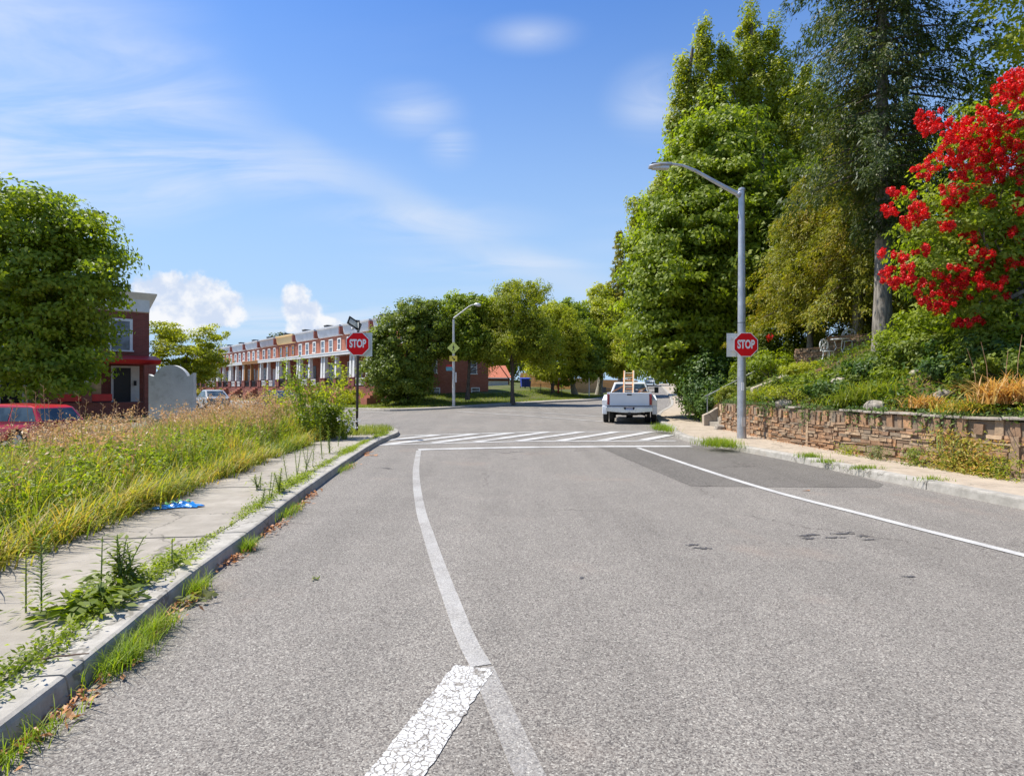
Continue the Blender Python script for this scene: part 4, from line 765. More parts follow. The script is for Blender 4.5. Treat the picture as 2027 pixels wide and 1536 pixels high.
    C = np.vstack(P); nn = rg.normal(size=C.shape) * .5; nn[:, 2] += 1
    tag(quads('leaf_litter', leafquads(C, unit(nn), .05, .024, rg), 'dry_leaf'), 'brown dead leaves gathered in the left gutter', 'leaves', kind='stuff')
    # sprig on the road
    x, y = gp(385, 1192); t = thing('leafy_sprig', 'broken leafy sprig lying on the road by the kerb', 'sprig', (x, y, .006), 0); n = 22; C = np.c_[rg.normal(size=n) * .07, rg.normal(size=n) * .05, .01 + rg.random(n) * .05]; nn = rg.normal(size=C.shape) * .4; nn[:, 2] += 1
    quads('leaf', leafquads(C, unit(nn), .075, .045, rg), 'leaf_grey', t); b = B(); b.tube([(-.1, .0, .01), (0, .01, .02), (.1, .03, .01)], .003, 5); obj('stem', b, 'stem_green', t)
    x, y = gp(625, 1146); b = B(); C = np.c_[rg.normal(size=7) * .025, rg.normal(size=7) * .02, .008 + rg.random(7) * .015]; nn = rg.normal(size=C.shape) * .4; nn[:, 2] += 1; V = leafquads(C, unit(nn), .04, .02, rg)
    o = quads('fallen_leaves', V, 'leaf_dark'); o.location = (x, y, .004); tag(o, 'small green leaves fallen on the asphalt left of the edge line', 'leaf')
    x, y = gp(1595, 972); C = np.array([[0, 0, .012], [.05, .01, .01]]); o = quads('fallen_leaves', leafquads(C, unit(np.array([[.1, .2, 1.], [-.2, 0, 1]])), .09, .05, rg), 'dry_leaf'); o.location = (x, y, .004); tag(o, 'brown dead leaf lying on the road at the edge of the dark patch', 'leaf')
    x, y = gp(735, 902); C = np.array([[0, 0, .02], [.1, .01, .02], [-.1, .03, .015]]); o = quads('fallen_leaves', leafquads(C, unit(np.array([[.1, .2, 1.], [-.2, 0, 1], [.1, -.2, 1]])), .2, .1, rg), 'dry_leaf'); o.location = (x, y, .004); tag(o, 'reddish dead leaves beside the end of the left kerb', 'leaf')
    # stick
    a = gp(40, 1308, .15); c = gp(175, 1296, .15); b = B(); P = [Vector((*a, .145)).lerp(Vector((*c, .155)), i / 6) + Vector((0, rg.normal() * .006, rg.normal() * .004)) for i in range(7)]; b.tube(P, [.004, .006, .006, .005, .005, .004, .003], 6)
    tag(obj('stick', b, 'twig'), 'thin brown stick lying across the left kerb', 'stick')
    # ---- corner verge grass near stop sign
    A2 = [(-5.6, 17.2), (-4.05, 18.3), (-4.1, 20.2), (-4.7, 21.6), (-5.6, 21.0), (-6.3, 21.5), (-7.4, 21.6), (-6.4, 18)]
    P = scatter(A2, 4200, rg, lambda x, y: T(x, y) + .12); tag(grid_faces('corner_grass', blades(P, .22, .010, rg, .6, 3), 3, 'meadow_green'), 'short green grass round the foot of the stop sign post', 'grass', kind='stuff')
    # lawn grass (only where it shows)
    c = offset(kerbF, -1.6); c = c[(c[:, 1] < 75) & (c[:, 1] > 38) & (c[:, 0] > -14)]; i2 = offset(kerbF, -9); i2 = i2[(i2[:, 1] < 70) & (i2[:, 1] > 40) & (i2[:, 0] > -22)]
    lawn_poly = [(-14, 44), (-8.3, 40.4), (-6, 41), (-4.2, 42.6), (-.9, 46.2), (3, 50.6), (7, 54.2), (10, 60), (6, 62), (2, 57), (-2, 52), (-6, 49), (-12, 51)]
    P = scatter(lawn_poly, 26000, rg, lawn_z); tag(grid_faces('lawn_grass', blades(P, .16, .022, rg, .6, 2), 2, 'meadow_green'), 'bright green lawn grass on the far corner', 'grass', kind='stuff')
    # right side kerb grass
    for i, (px, py, n, sx, sy, h, lab) in enumerate([(1425, 882, 1100, .35, .5, .24, 'bushy bright green grass clump on the kerb at the lamp pole'), (1312, 851, 700, .25, .8, .26, 'grass clump growing at the dropped kerb behind the crosswalk'), (1592, 905, 260, .2, .22, .13, 'small grass clump on the right kerb past the lamp'), (1625, 915, 160, .18, .12, .10, 'low grass patch right beside the small clump on the right kerb'), (1700, 928, 190, .3, .1, .10, 'flat grass strip on the right kerb by the wall middle'), (1835, 950, 110, .25, .1, .09, 'sparse grass patch on the right kerb near the frame edge')]):
        x, y = gp(px, py, .13); P = np.c_[rg.normal(size=n) * sx * .6, rg.normal(size=n) * sy * .6, np.zeros(n)]; t = thing('grass_tuft', lab, 'grass tuft', (x + (.1 if i > 1 else 0), y, .125), 0); grid_faces('blades', blades(P, h, .009, rg, .7, 4, .6), 4, 'grass', t)
build_low_plants()
# ---------------------------------------------------------------- buildings
RZ_ROW = math.atan2(-.758, .652)
def window(parent, x0, x1, z0, z1, y=0, m='trim_white', fw=.10, glass='window_glass', sash=True):
    b = B(); b.box(x0, x0 + fw, y - .07, y, z0, z1).box(x1 - fw, x1, y - .07, y, z0, z1).box(x0 + fw, x1 - fw, y - .07, y, z1 - fw, z1).box(x0 - .06, x1 + .06, y - .12, y, z0 - .09, z0)
    if sash: zm = (z0 + z1) / 2; b.box(x0 + fw, x1 - fw, y - .055, y - .02, zm - .03, zm + .03)
    f = obj('window', b, m, parent); g = B().box(x0 + fw, x1 - fw, y - .03, y - .004, z0, z1 - fw); obj('pane', g, glass, f); return f
def side_window(parent, y0, y1, z0, z1, x):
    fw = .09; b = B(); b.box(x, x + .07, y0, y0 + fw, z0, z1).box(x, x + .07, y1 - fw, y1, z0, z1).box(x, x + .07, y0 + fw, y1 - fw, z1 - fw, z1).box(x, x + .1, y0 - .05, y1 + .05, z0 - .08, z0)
    b.box(x + .02, x + .05, y0 + fw, y1 - fw, (z0 + z1) / 2 - .025, (z0 + z1) / 2 + .025)
    f = obj('window', b, 'trim_white', parent); obj('pane', B().box(x + .004, x + .03, y0 + fw, y1 - fw, z0, z1 - fw), 'window_glass', f)
def rowhouse(i, lab):
    W = 6.38; x, y = np.array([-8.4, 48.3]) + CD * W * i; t = thing('brick_rowhouse', lab, 'row house', (x, y, 0), RZ_ROW, 'brick row houses along the side street')
    cm = 'trim_yellow' if i == 4 else 'trim_grey'; pm = 'ochre' if i == 5 else 'trim_white'; D_ = 8.2 if i == 0 else 9
    obj('wall', B().box(-W + .004, -.004, 0, D_, -.6, 6.95), 'brick' if i not in (4, 7) else 'brick_dark', t)
    b = B(); b.prism([(0, 6.9), (-.16, 6.95), (-.22, 7.15), (-.30, 7.72), (-.46, 7.80), (-.46, 7.92), (.9, 8.0), (.9, 6.9)], -W + .25, -.25, lambda p, q, a: (a, p, q)); obj('cornice', b, cm, t)
    obj('roof', B().hexa([(-W + .25, .9, 6.95), (-.25, .9, 6.95), (-.25, D_, 6.95), (-W + .25, D_, 6.95)], [(-W + .25, .9, 7.98), (-.25, .9, 7.98), (-.25, D_, 7.4), (-W + .25, D_, 7.4)]), 'roofing', t)
    b = B().box(-.25, -.004, -.50, D_ - .01, 6.95, 7.72); 
    obj('party_wall', b, 'brick_dark', t)
    if i == 11: obj('party_wall', B().box(-W + .004, -W + .25, -.3, D_ - .01, 6.95, 7.85), 'brick_dark', t)
    c = B().box(-.95, -.2, 1.0, 1.7, 7.6, 8.38).box(-1.0, -.15, .95, 1.75, 8.38, 8.5)
    if i % 3 != 1: c.box(-1.7, -1.35, 1.1, 1.5, 7.6, 8.22)
    obj('chimney', c, 'tar', t)
    wm = 'ochre' if i == 4 else 'trim_white'
    window(t, -5.7, -4.75, 5.0, 6.65, 0, wm); window(t, -3.65, -2.7, 5.0, 6.65, 0, wm); window(t, -1.55, -.75, 5.5, 6.65, 0, wm)
    window(t, -5.6, -4.3, 2.3, 4.2, 0, wm); window(t, -3.7, -2.4, 2.3, 4.2, 0, wm)
    d = obj('door', B().box(-1.75, -.7, -.06, 0, 1.75, 4.0), ['car_dark', 'brick_dark', 'trim_white'][i % 3], t); obj('handle', B().box(-1.65, -1.58, -.11, -.06, 2.7, 2.85), 'chrome', d)
    obj('porch_floor', B().box(-W + .01, -.01, -2.25, 0, .3, 1.74), 'brick_dark', t)
    obj('porch_roof', B().box(-W + .02, -.02, -2.45, 0, 4.86, 4.98).box(-W + .02, -.02, -2.42, -2.2, 4.64, 4.86).box(-W + .02, -.02, -2.2, 0, 4.8, 4.86), pm, t)
    for cx in (-W + .3, -W / 2 - .3, -.35):
        obj('porch_column', B().prism([(-.15, -.15), (.15, -.15), (.15, .15), (-.15, .15)], 2.55, 4.64, lambda p, q, a, cx=cx: (cx + p * (1 if a > 3 else 1.35), -2.05 + q * (1 if a > 3 else 1.35), a)), pm if i == 5 else 'trim_white', t)
        obj('column_base', B().box(cx - .27, cx + .27, -2.31, -1.8, 1.745, 2.5).box(cx - .31, cx + .31, -2.35, -1.76, 2.5, 2.56), 'brick_dark', t)
    b = B().box(-W + .6, -1.9, -2.2, -2.12, 2.4, 2.48).box(-W + .6, -1.9, -2.2, -2.12, 1.85, 1.9)
    for k in range(24): xx = -W + .65 + k * (W - 2.6) / 23; b.box(xx - .02, xx + .02, -2.18, -2.14, 1.9, 2.4)
    obj('railing', b, 'dark_metal' if i % 2 else 'trim_white', t)
    b = B()
    for k in range(5): b.box(-1.75, -.65, -2.26 - .28 * (k + 1), -2.255 - .28 * k, .1, 1.6 - .2 * k)
    obj('steps', b, 'brick', t)
    if i == 0:
        for y0, z0, z1 in ((1.9, 1.05, 1.65), (6.2, 1.05, 1.65), (1.6, 2.9, 4.1), (5.9, 2.9, 4.1), (3.5, 5.4, 6.5), (6.2, 5.4, 6.5)): side_window(t, y0, y0 + .95, z0, z1, -.004)
        obj('foundation_band', B().box(-.003, .03, 0, D_, 2.1, 2.22), 'brick', t)
    return t
names = ['end house of the brick row, its side wall behind the street lamp', 'second brick row house, just behind the left stop sign', 'brick row house with white porch directly left of the stop sign', 'fourth brick row house from the end, above the sapling thicket',
         'brick row house with the yellow painted cornice', 'brick row house with the brown porch roof, left of the yellow cornice', 'brick row house next to the brown porch with thick white columns', 'darker brick row house eighth from the near end',
         'ninth brick row house from the near end', 'tenth brick row house, partly behind the locust tree', 'eleventh brick row house behind the locust tree', 'last and farthest brick row house of the row']
for i, n_ in enumerate(names): rowhouse(i, n_)
def left_house():
    e = np.array([-23.1, 37.0]); dr = np.array([.76, .65])
    for i, lab in enumerate(['purple brick end house with red porch roof and white frieze', 'brick house with red porch wall mostly hidden by the maple']):
        W = 5.2; x, y = e - dr * W * i; t = thing('brick_house', lab, 'house', (x, y, 0), math.atan2(.65, .76))
        obj('wall', B().box(-W + .003, -.003, 0, 9, -.6, 6.45), 'brick_dark', t)
        obj('cornice', B().prism([(0, 6.35), (-.1, 6.4), (-.12, 7.15), (-.42, 7.45), (-.5, 7.55), (.8, 7.62), (.8, 6.35)], -W + (.0 if i else .004), .0 if i else .36, lambda p, q, a: (min(a, 0) if q < 7.2 else a, p, q)), 'trim_white', t)
        obj('roof', B().box(-W, -.01, .8, 9, 6.45, 7.5), 'roofing', t)
        window(t, -2.15, -.9, 3.95, 5.9, 0, 'trim_white', .15); window(t, -3.9, -2.9, 3.95, 5.9, 0, 'trim_white', .13)
        obj('porch_floor', B().box(-W + .01, -.01, -2.2, 0, -.5, .75), 'brick_dark', t)
        obj('porch_roof', B().prism([(-2.2, 3.3), (-2.05, 3.05), (0, 3.05), (0, 3.62), (-.3, 3.6)], -W + .02, .3 if i == 0 else -.02, lambda p, q, a: (a, p, q)), 'red_trim', t)
        for cx in (-W + .25, -3.4): obj('porch_column', B().box(cx - .14, cx + .14, -2.3, -2.02, 1.6, 2.98), 'trim_white', t); obj('column_base', B().box(cx - .24, cx + .24, -2.38, -1.94, .75, 1.6), 'brick_dark', t)
        obj('porch_pier', B().box(-.62, -.02, -2.5, -1.9, -.4, 2.98), 'brick_dark', t)
        obj('porch_wall', B().box(-W + .3, -2.2, -2.3, -2.2, .85, 1.25), 'red_trim', t)
        obj('blind', B().box(-W + .5, -2.7, -2.05, -2.0, 1.25, 2.2), 'wood_tan', t)
        d = obj('door', B().box(-1.9, -1.0, -.05, 0, .75, 2.85), 'black', t); obj('door_frame', B().box(-2.02, -1.9, -.09, 0, .75, 2.97).box(-1.0, -.55, -.09, 0, .75, 2.97).box(-1.9, -1.0, -.09, 0, 2.85, 2.97), 'trim_white', d)
        obj('wall_lamp', B().box(-.86, -.72, -.25, -.09, 1.75, 2.05), 'black', t)
        window(t, -4.6, -2.9, 1.2, 2.7, 0)
left_house()
def arch_wall():
    d = 29.0; x = (341 - 1013.5) / F * d; t = thing('arched_wall', 'white stucco wall with a rounded top rising from the weeds', 'wall', (x, d, -.3), 0)
    X = lambda px: (px - 341.5) / F * d; Z = lambda py: zat(py, d) + .3
    pts = [(X(298), 0), (X(298), Z(741)), (X(303), Z(744))] + [(X(341.5 + 35.8 * math.sin(a)), Z(723 + 35.8 * (1 - math.cos(a)))) for a in np.linspace(-1.17, 1.17, 19)] + [(X(380), Z(743)), (X(386), Z(738)), (X(387), 0)][::1]
    obj('panel', B().prism(pts, -.14, .14, lambda p, q, a: (p, a, q)), 'stucco', t); obj('plinth', B().box(X(296), X(390), -.2, .2, -.1, .35), 'kerb_concrete', t)
arch_wall()
def misc_buildings():
    # white sided house up the hill, glimpsed between the trees
    x, y = 24, 26; z = float(hz_(24, 26)) - .3; t = thing('white_house', 'white sided house on the hilltop glimpsed through the red tree', 'house', (x, y, z), math.radians(-18))
    obj('wall', B().box(-4, 4, -3, 5, -.5, 6), 'siding', t); obj('roof', B().prism([(-4.5, 5.8), (0, 8.4), (4.5, 5.8), (4.5, 6.05), (0, 8.7), (-4.5, 6.05)], -3.4, 5.4, lambda p, q, a: (p, a, q)), 'roof_shingle', t)
    for x0 in (-3, -.6, 1.9): window(t, x0, x0 + 1.1, 3.4, 5.0, -3); window(t, x0, x0 + 1.1, .8, 2.4, -3)
    # small red roofed building beyond the lawn
    x, y = put(985, 75)[:2]; t = thing('garage', 'low building with orange red roof seen beneath the oak', 'garage', (x, y, 1.0), .3)
    obj('wall', B().box(-1.6, 1.6, 0, 5, -.5, 1.9), 'brick_dark', t); obj('roof', B().prism([(-.4, 1.85), (2.5, 3.6), (5.4, 1.85)], -1.8, 1.8, lambda p, q, a: (a, p, q)), 'roof_red', t)
    obj('gutter', B().box(-1.8, 1.8, -.5, -.38, 1.8, 1.92), 'sign_white', t); d = obj('door', B().box(-1.4, 1.4, -.06, 0, -.4, 1.5), 'trim_white', t)
    def fence(p0, p1, h, m, lab, cat='fence', n=None, base=None):
        p0 = np.array(p0); p1 = np.array(p1); L = np.linalg.norm(p1 - p0); a = math.atan2(*(p1 - p0)[::-1]); z = (float(lawn_z(*p0)) if base is None else base); t = thing('fence', lab, cat, (*p0, z), a)
        b = B(); k = 0; rg = random.Random(3)
        while k * .15 < L: b.box(k * .15, k * .15 + .135, -.01, .01, -.3, h + rg.random() * .03); k += 1
        obj('boards', b, m, t); obj('rail', B().box(0, L, .012, .06, .35, .45), m, t); obj('rail', B().box(0, L, .012, .06, h - .45, h - .35), m, t)
    fence(put(1030, 66)[:2], put(1132, 63)[:2], 1.55, 'wood_fence', 'orange wooden board fence behind the oak and chain link fence')
    fence(put(1138, 66)[:2], put(1186, 72)[:2], 1.6, 'wood_tan', 'brown board fence between the two sycamore trunks')
    fence(put(1190, 74)[:2], put(1262, 84)[:2], 1.5, 'wood_fence', 'orange fence section behind the white pickup')
    # chain link fence
    p0 = np.array(put(1050, 56)[:2]); p1 = np.array(put(1112, 54.5)[:2]); L = np.linalg.norm(p1 - p0); a = math.atan2(*(p1 - p0)[::-1]); t = thing('chain_link_fence', 'low chain link fence with dark posts on the corner lawn', 'fence', (*p0, .75), a); 
    for k in range(4): obj('post', B().tube([(k * L / 3, 0, -.3), (k * L / 3, 0, 1.25)], .03, 6), 'dark_metal', t)
    b = B().tube([(0, 0, 1.2), (L, 0, 1.2)], .018, 5)
    for k in range(int(L / .12) + 10):
        for s in (-1, 1): x0 = (k - 8) * .12; q = [(x0 + (0 if s > 0 else 1.1), .0, .05), (x0 + (1.1 if s > 0 else 0), .0, 1.15)]; 
        if 0 <= x0 <= L - 1.1: b.tube([(x0, 0, .05), (x0 + 1.1, 0, 1.15)], .004, 3); b.tube([(x0 + 1.1, 0.01, .05), (x0, 0.01, 1.15)], .004, 3)
    obj('mesh_wire', b, 'dark_metal', t)
    # bins
    for px, lab in ((1036, 'left blue wheeled bin standing before the orange fence'), (1045, 'right blue wheeled bin standing before the orange fence')):
        x, y = put(px, 60)[:2]; t = thing('wheeled_bin', lab, 'bin', (x, y, float(lawn_z(x, y))), .2, 'blue bins by the orange fence')
        obj('body', B().hexa([(-.22, -.25, .1), (.22, -.25, .1), (.22, .25, .1), (-.22, .25, .1)], [(-.28, -.32, .95), (.28, -.32, .95), (.28, .32, .95), (-.28, .32, .95)]), 'bin_blue', t); obj('lid', B().hexa([(-.3, -.36, .95), (.3, -.36, .95), (.3, .34, .95), (-.3, .34, .95)], [(-.27, -.3, 1.0), (.27, -.3, 1.0), (.27, .3, 1.06), (-.27, .3, 1.06)]), 'bin_blue', t)
        for s in (-1, 1): obj('wheel', B().tube([(s * .24, .27, .1), (s * .29, .27, .1)], .1, 10), 'black', t)
    # white pole / red flag pole
    x, y = put(1166, 58)[:2]; t = thing('pole', 'thin pale post standing between the sycamore trunks', 'post', (x, y, float(T(x, y)) + .3)); obj('post', B().tube([(0, 0, -.3), (0, 0, 2.4)], .05, 7), 'sign_white', t, smooth=True)
    x, y = put(1105, 58)[:2]; t = thing('flag_pole', 'dark red post with a small white cloth beside the orange fence', 'post', (x, y, .9)); obj('post', B().tube([(0, 0, -.3), (.0, 0, 2.3)], .09, 7), 'flag_red', t, smooth=True)
    obj('cloth', B().prism([(0, 2.2), (.25, 2.05), (.22, 1.5), (.08, 1.6), (.02, 1.3)], -.14, -.10, lambda p, q, a: (p, a, q)), 'sign_white', t)
    x, y = put(1343, 47)[:2]; z = float(T(x, y)) + .13; t = thing('pole', 'weathered wooden post on the right pavement past the pickup', 'post', (x, y, z)); obj('post', B().tube([(0, 0, -.1), (.05, 0, 2.4)], .08, 8), 'bark_pale', t, smooth=True)
misc_buildings()

# ---------------------------------------------------------------- signs and lamps
def octagon(r): return [(r * math.cos(math.radians(22.5 + 45 * k)), r * math.sin(math.radians(22.5 + 45 * k))) for k in range(8)]
def stop_plate(t, x, y, z, w_, off):
    R = w_ / 2 / math.cos(math.radians(22.5)); f = lambda p, q, a: (x + p, y + a, z + q)
    pl = obj('sign_panel', B().prism(octagon(R), -.006, 0, f), 'sign_white', t); obj('red_face', B().prism(octagon(R * .94), -.009, -.0062, f), 'sign_red', pl)
    b = text_mesh('STOP', w_ * .345, .62, .012); b.xf(Matrix.Translation((x, y - .012, z))); obj('lettering', b, 'sign_white', pl)
def build_signs():
    # right lamp
    lx, ly = 6.72, 17.0; t = thing('street_lamp', 'tall grey street lamp on the right pavement with the stop sign on it', 'street lamp', (lx, ly, .13))
    H = zat(378, 17) - .13
    obj('pole', B().tube([(0, 0, 0), (0, 0, .45), (0, 0, 2.5), (0, 0, H)], [.135, .128, .115, .085], 20), 'steel', t, smooth=True)
    obj('cap', B().tube([(0, 0, H), (0, 0, H + .06), (0, 0, H + .085)], [.10, .10, .05], 16), 'steel', t, smooth=True)
    Z = lambda py: zat(py, 17) - .13; X = lambda px: (px - 1467) / F * 17
    arm = [(X(1464), 0, Z(386)), (X(1450), 0, Z(380)), (X(1410), 0, Z(358)), (X(1375), 0, Z(338)), (X(1350), 0, Z(328)), (X(1328), 0, Z(325))]
    obj('arm', B().tube(arm, [.07, .066, .055, .045, .036, .033], 12), 'steel', t, smooth=True)
    obj('arm_collar', B().tube([(-.13, 0, Z(388)), (-.05, 0, Z(384))], [.09, .09], 12), 'steel', t)
    hd = B(); n = 7; prof = [(1329, .05, .05, 325), (1322, .10, .06, 326), (1305, .15, .075, 328), (1292, .15, .07, 330), (1283, .10, .04, 331)]
    rings = []
    for px, w_, h_, py in prof: rings.append([(X(px), math.cos(a) * w_, Z(py) + math.sin(a) * h_ * (1 if math.sin(a) > 0 else 1.1)) for a in np.linspace(0, 6.283, 12, endpoint=False)])
    vs = [q for r in rings for q in r]; hd.add(vs, [(i * 12 + k, i * 12 + (k + 1) % 12, (i + 1) * 12 + (k + 1) % 12, (i + 1) * 12 + k) for i in range(4) for k in range(12)] + [tuple(range(12)), tuple(range(59, 47, -1))])
    h = obj('lamp_head', hd, 'steel', t, smooth=True); obj('lens', B().box(X(1322), X(1290), -.1, .1, Z(335), Z(331)), 'lamp_clear', h)
    b = B()
    for k in range(5): b.box(X(1318), X(1288), -.1 + k * .045, -.09 + k * .045, Z(327), Z(324.5))
    obj('cooling_fins', b, 'dark_metal', h)
    obj('handhole', B().box(-.05, .05, -.135, -.10, .35, .62), 'galvanised', t)
    for pz in (735, 775, 640): 
        z = Z(pz); obj('band', B().tube([(0, 0, z), (0, 0, z + .02)], .125 - .0042 * z * 1.1 + .002, 18), 'dark_metal', t)
    obj('sticker', B().box(-.055, .02, -.128, -.112, Z(773), Z(757)), 'sign_white', t)
    obj('photocell', B().tube([(-.11, 0, Z(433)), (-.08, 0, Z(425))], .03, 8), 'dark_metal', t)
    st = thing('stop_sign', 'red octagonal stop sign fixed to the grey lamp post on the right', 'stop sign', (lx, ly - .16, zat(682.5, 16.85)))
    stop_plate(st, (1471 - 1467) / F * 17, 0, 0, .70, 0); obj('bracket', B().box(-.1, .1, .002, .08, -.2, -.16).box(-.1, .1, .002, .08, .16, .2), 'galvanised', st)
    bs = thing('sign_back', 'square grey sign back sticking out left of the right stop sign', 'sign', (lx - .05, ly + .15, zat(683, 17.15))); obj('sign_panel', B().box(-.33, .33, 0, .006, -.345, .345), 'sign_back', bs); obj('bracket', B().box(-.2, .2, -.03, -.001, -.2, -.16).box(-.2, .2, -.03, -.001, .16, .2), 'galvanised', bs)
    # left stop sign on a brown post
    d = 18.3; x = (706 - 1013.5) / F * d; t = thing('stop_sign', 'red stop sign on a thin dark brown post at the weedy left corner', 'stop sign', (x, d, float(T(x, d)) + .1)); z0 = float(T(x, d)) + .1
    Zc = zat(681, d) - z0; top = zat(655, d) - z0; lean = (709 - 706) / F * d
    obj('post', B().tube([(0, 0, -.2), (lean, 0, top)], .042, 8), 'post_brown', t); stop_plate(t, lean, -.05, Zc, .725, 0)
    sb = thing('sign_back', 'square grey sign back behind the left stop sign', 'sign', (x + lean + .08, d + .05, zat(682, d))); obj('sign_panel', B().box(-.35, .35, 0, .006, -.37, .37), 'sign_back', sb); obj('bracket', B().box(-.05, .05, -.02, -.001, -.3, .3), 'galvanised', sb)
    for i, (px, py, hw, hh, a, lab) in enumerate([(706, 641, .27, .13, 56, 'black edged street name sign angled left above the left stop sign'), (714, 644, .28, .15, -68, 'black street name sign seen almost edge on above the left stop sign')]):
        q = thing('street_name_sign', lab, 'street sign', (x + lean + (.0 if i else -.12), d + (.0 if i else .0), zat(py - 0, d)), math.radians(a)); z1 = .0
        q.rotation_euler = (0, math.radians(24 if i == 0 else 4), math.radians(a))
        obj('sign_panel', B().box(-hw, hw, -.012, .012, -hh, hh), 'black', q, bevel=.004); obj('face', B().box(-hw * .82, hw * .82, -.016, -.0122, -hh * .6, hh * .6), 'sign_back', q)
        obj('clamp', B().box(-.03, .03, -.03, .03, -hh - .06, -hh), 'galvanised', q)
    # pedestrian crossing lamp
    d = 42.0; x = (898 - 1013.5) / F * d; t = thing('street_lamp', 'pale street lamp on the far corner carrying the yellow walker sign', 'street lamp', (x, d, .13)); H = zat(632, d) - .13; X = lambda px: (px - 898) / F * d; Z = lambda py: zat(py, d) - .13
    obj('pole', B().tube([(0, 0, 0), (0, 0, .3), (0, 0, H)], [.13, .115, .075], 14), 'galvanised', t, smooth=True)
    obj('arm', B().tube([(0, 0, Z(630)), (X(915), 0, Z(617)), (X(928), 0, Z(607)), (X(934), 0, Z(604)), (X(940), 0, Z(603))], [.055, .045, .04, .035, .035], 8), 'galvanised', t, smooth=True)
    obj('lamp_head', B().tube([(X(939), 0, Z(603)), (X(942), 0, Z(603)), (X(948), 0, Z(604)), (X(952), 0, Z(605.5))], [.05, .12, .14, .05], 10), 'galvanised', t, smooth=True)
    q = thing('crossing_sign', 'yellow green diamond sign with a walking figure on the far lamp post', 'road sign', (x, d - .15, zat(689, d))); r = .45; f = lambda p, q_, a: (p, a, q_)
    pl = obj('sign_panel', B().prism([(0, -r), (r, 0), (0, r), (-r, 0)], -.006, 0, f), 'sign_lime', q); b = B()
    def seg(a, c, w_): 
        a = np.array(a); c = np.array(c); dd = (c - a) / np.linalg.norm(c - a); nn = np.array([-dd[1], dd[0]]) * w_; b.prism([tuple(v) for v in (a - nn, c - nn, c + nn, a + nn)], -.011, -.0065, f)
    seg((.0, .13), (.0, -.03), .035); seg((0, -.02), (.08, -.22), .022); seg((0, -.02), (-.07, -.22), .022); seg((0, .1), (.1, .0), .016); seg((0, .1), (-.09, .02), .016); b.prism([(math.cos(a) * .035, .185 + math.sin(a) * .035) for a in np.linspace(0, 6.28, 10, endpoint=False)], -.011, -.0065, f)
    obj('walker_symbol', b, 'black', pl)
    q = thing('arrow_sign', 'small yellow plaque with a diagonal arrow under the walker sign', 'road sign', (x - .01, d - .15, zat(710, d))); pl = obj('sign_panel', B().box(-.28, .28, -.006, 0, -.19, .19), 'sign_yellow', q); b = B(); seg((-.1, .1), (.08, -.08), .03); b.prism([(.13, -.13), (.13, .02), (-.02, -.13)], -.011, -.0065, f); obj('arrow', b, 'black', pl)
    q = thing('bus_stop_sign', 'small teal and red sign panel on the far lamp post', 'sign', (x - .33, d, zat(729, d))); obj('sign_panel', B().box(-.22, .22, -.01, .01, -.18, .1), 'teal', q); obj('red_band', B().box(-.2, .2, -.012, .012, .1, .24), 'flag_red', q)
    q = thing('notice_sign', 'narrow white upright notice on the right of the far lamp post', 'sign', (x + .17, d, zat(747, d))); obj('sign_panel', B().box(-.03, .03, -.1, .1, -.36, .36), 'sign_white', q, bevel=.005); obj('clamp', B().box(-.08, -.03, -.02, .02, -.1, -.06), 'galvanised', q)
build_signs()

# ---------------------------------------------------------------- vehicles
def wheel(parent, x, y, r, w_, side, name='wheel'):
    b = B(); n = 24; pr_ = [(-w_ / 2, r * .62), (-w_ / 2, r * .93), (-w_ / 2 + .03, r), (w_ / 2 - .03, r), (w_ / 2, r * .93), (w_ / 2, r * .62)]
    vs = [(p, math.cos(6.2832 * k / n) * q, math.sin(6.2832 * k / n) * q) for k in range(n) for p, q in pr_]; m = len(pr_)
    b.add(vs, [(k * m + j, k * m + (j + 1) % m, ((k + 1) % n) * m + (j + 1) % m, ((k + 1) % n) * m + j) for k in range(n) for j in range(m)])
    b.v = [(x + p, y + q, r + s) for p, q, s in b.v]; t = obj(name, b, 'rubber', parent, smooth=True)
    o = side * w_ / 2; rm = B().tube([(x + o * .2, y, r), (x + o * .75, y, r)], r * .63, 20).tube([(x + o * .7, y, r), (x + o * .95, y, r)], [r * .2, r * .14], 10)
    for k in range(5):
        a = k * 1.2566; c = (x + o * .8, y + math.cos(a) * r * .38, r + math.sin(a) * r * .38); rm.obox(c, (o * .08, 0, 0), (0, math.cos(a) * r * .24, math.sin(a) * r * .24), (0, -math.sin(a) * r * .06, math.cos(a) * r * .06))
    obj('rim', rm, 'rim', t, smooth=True); return t
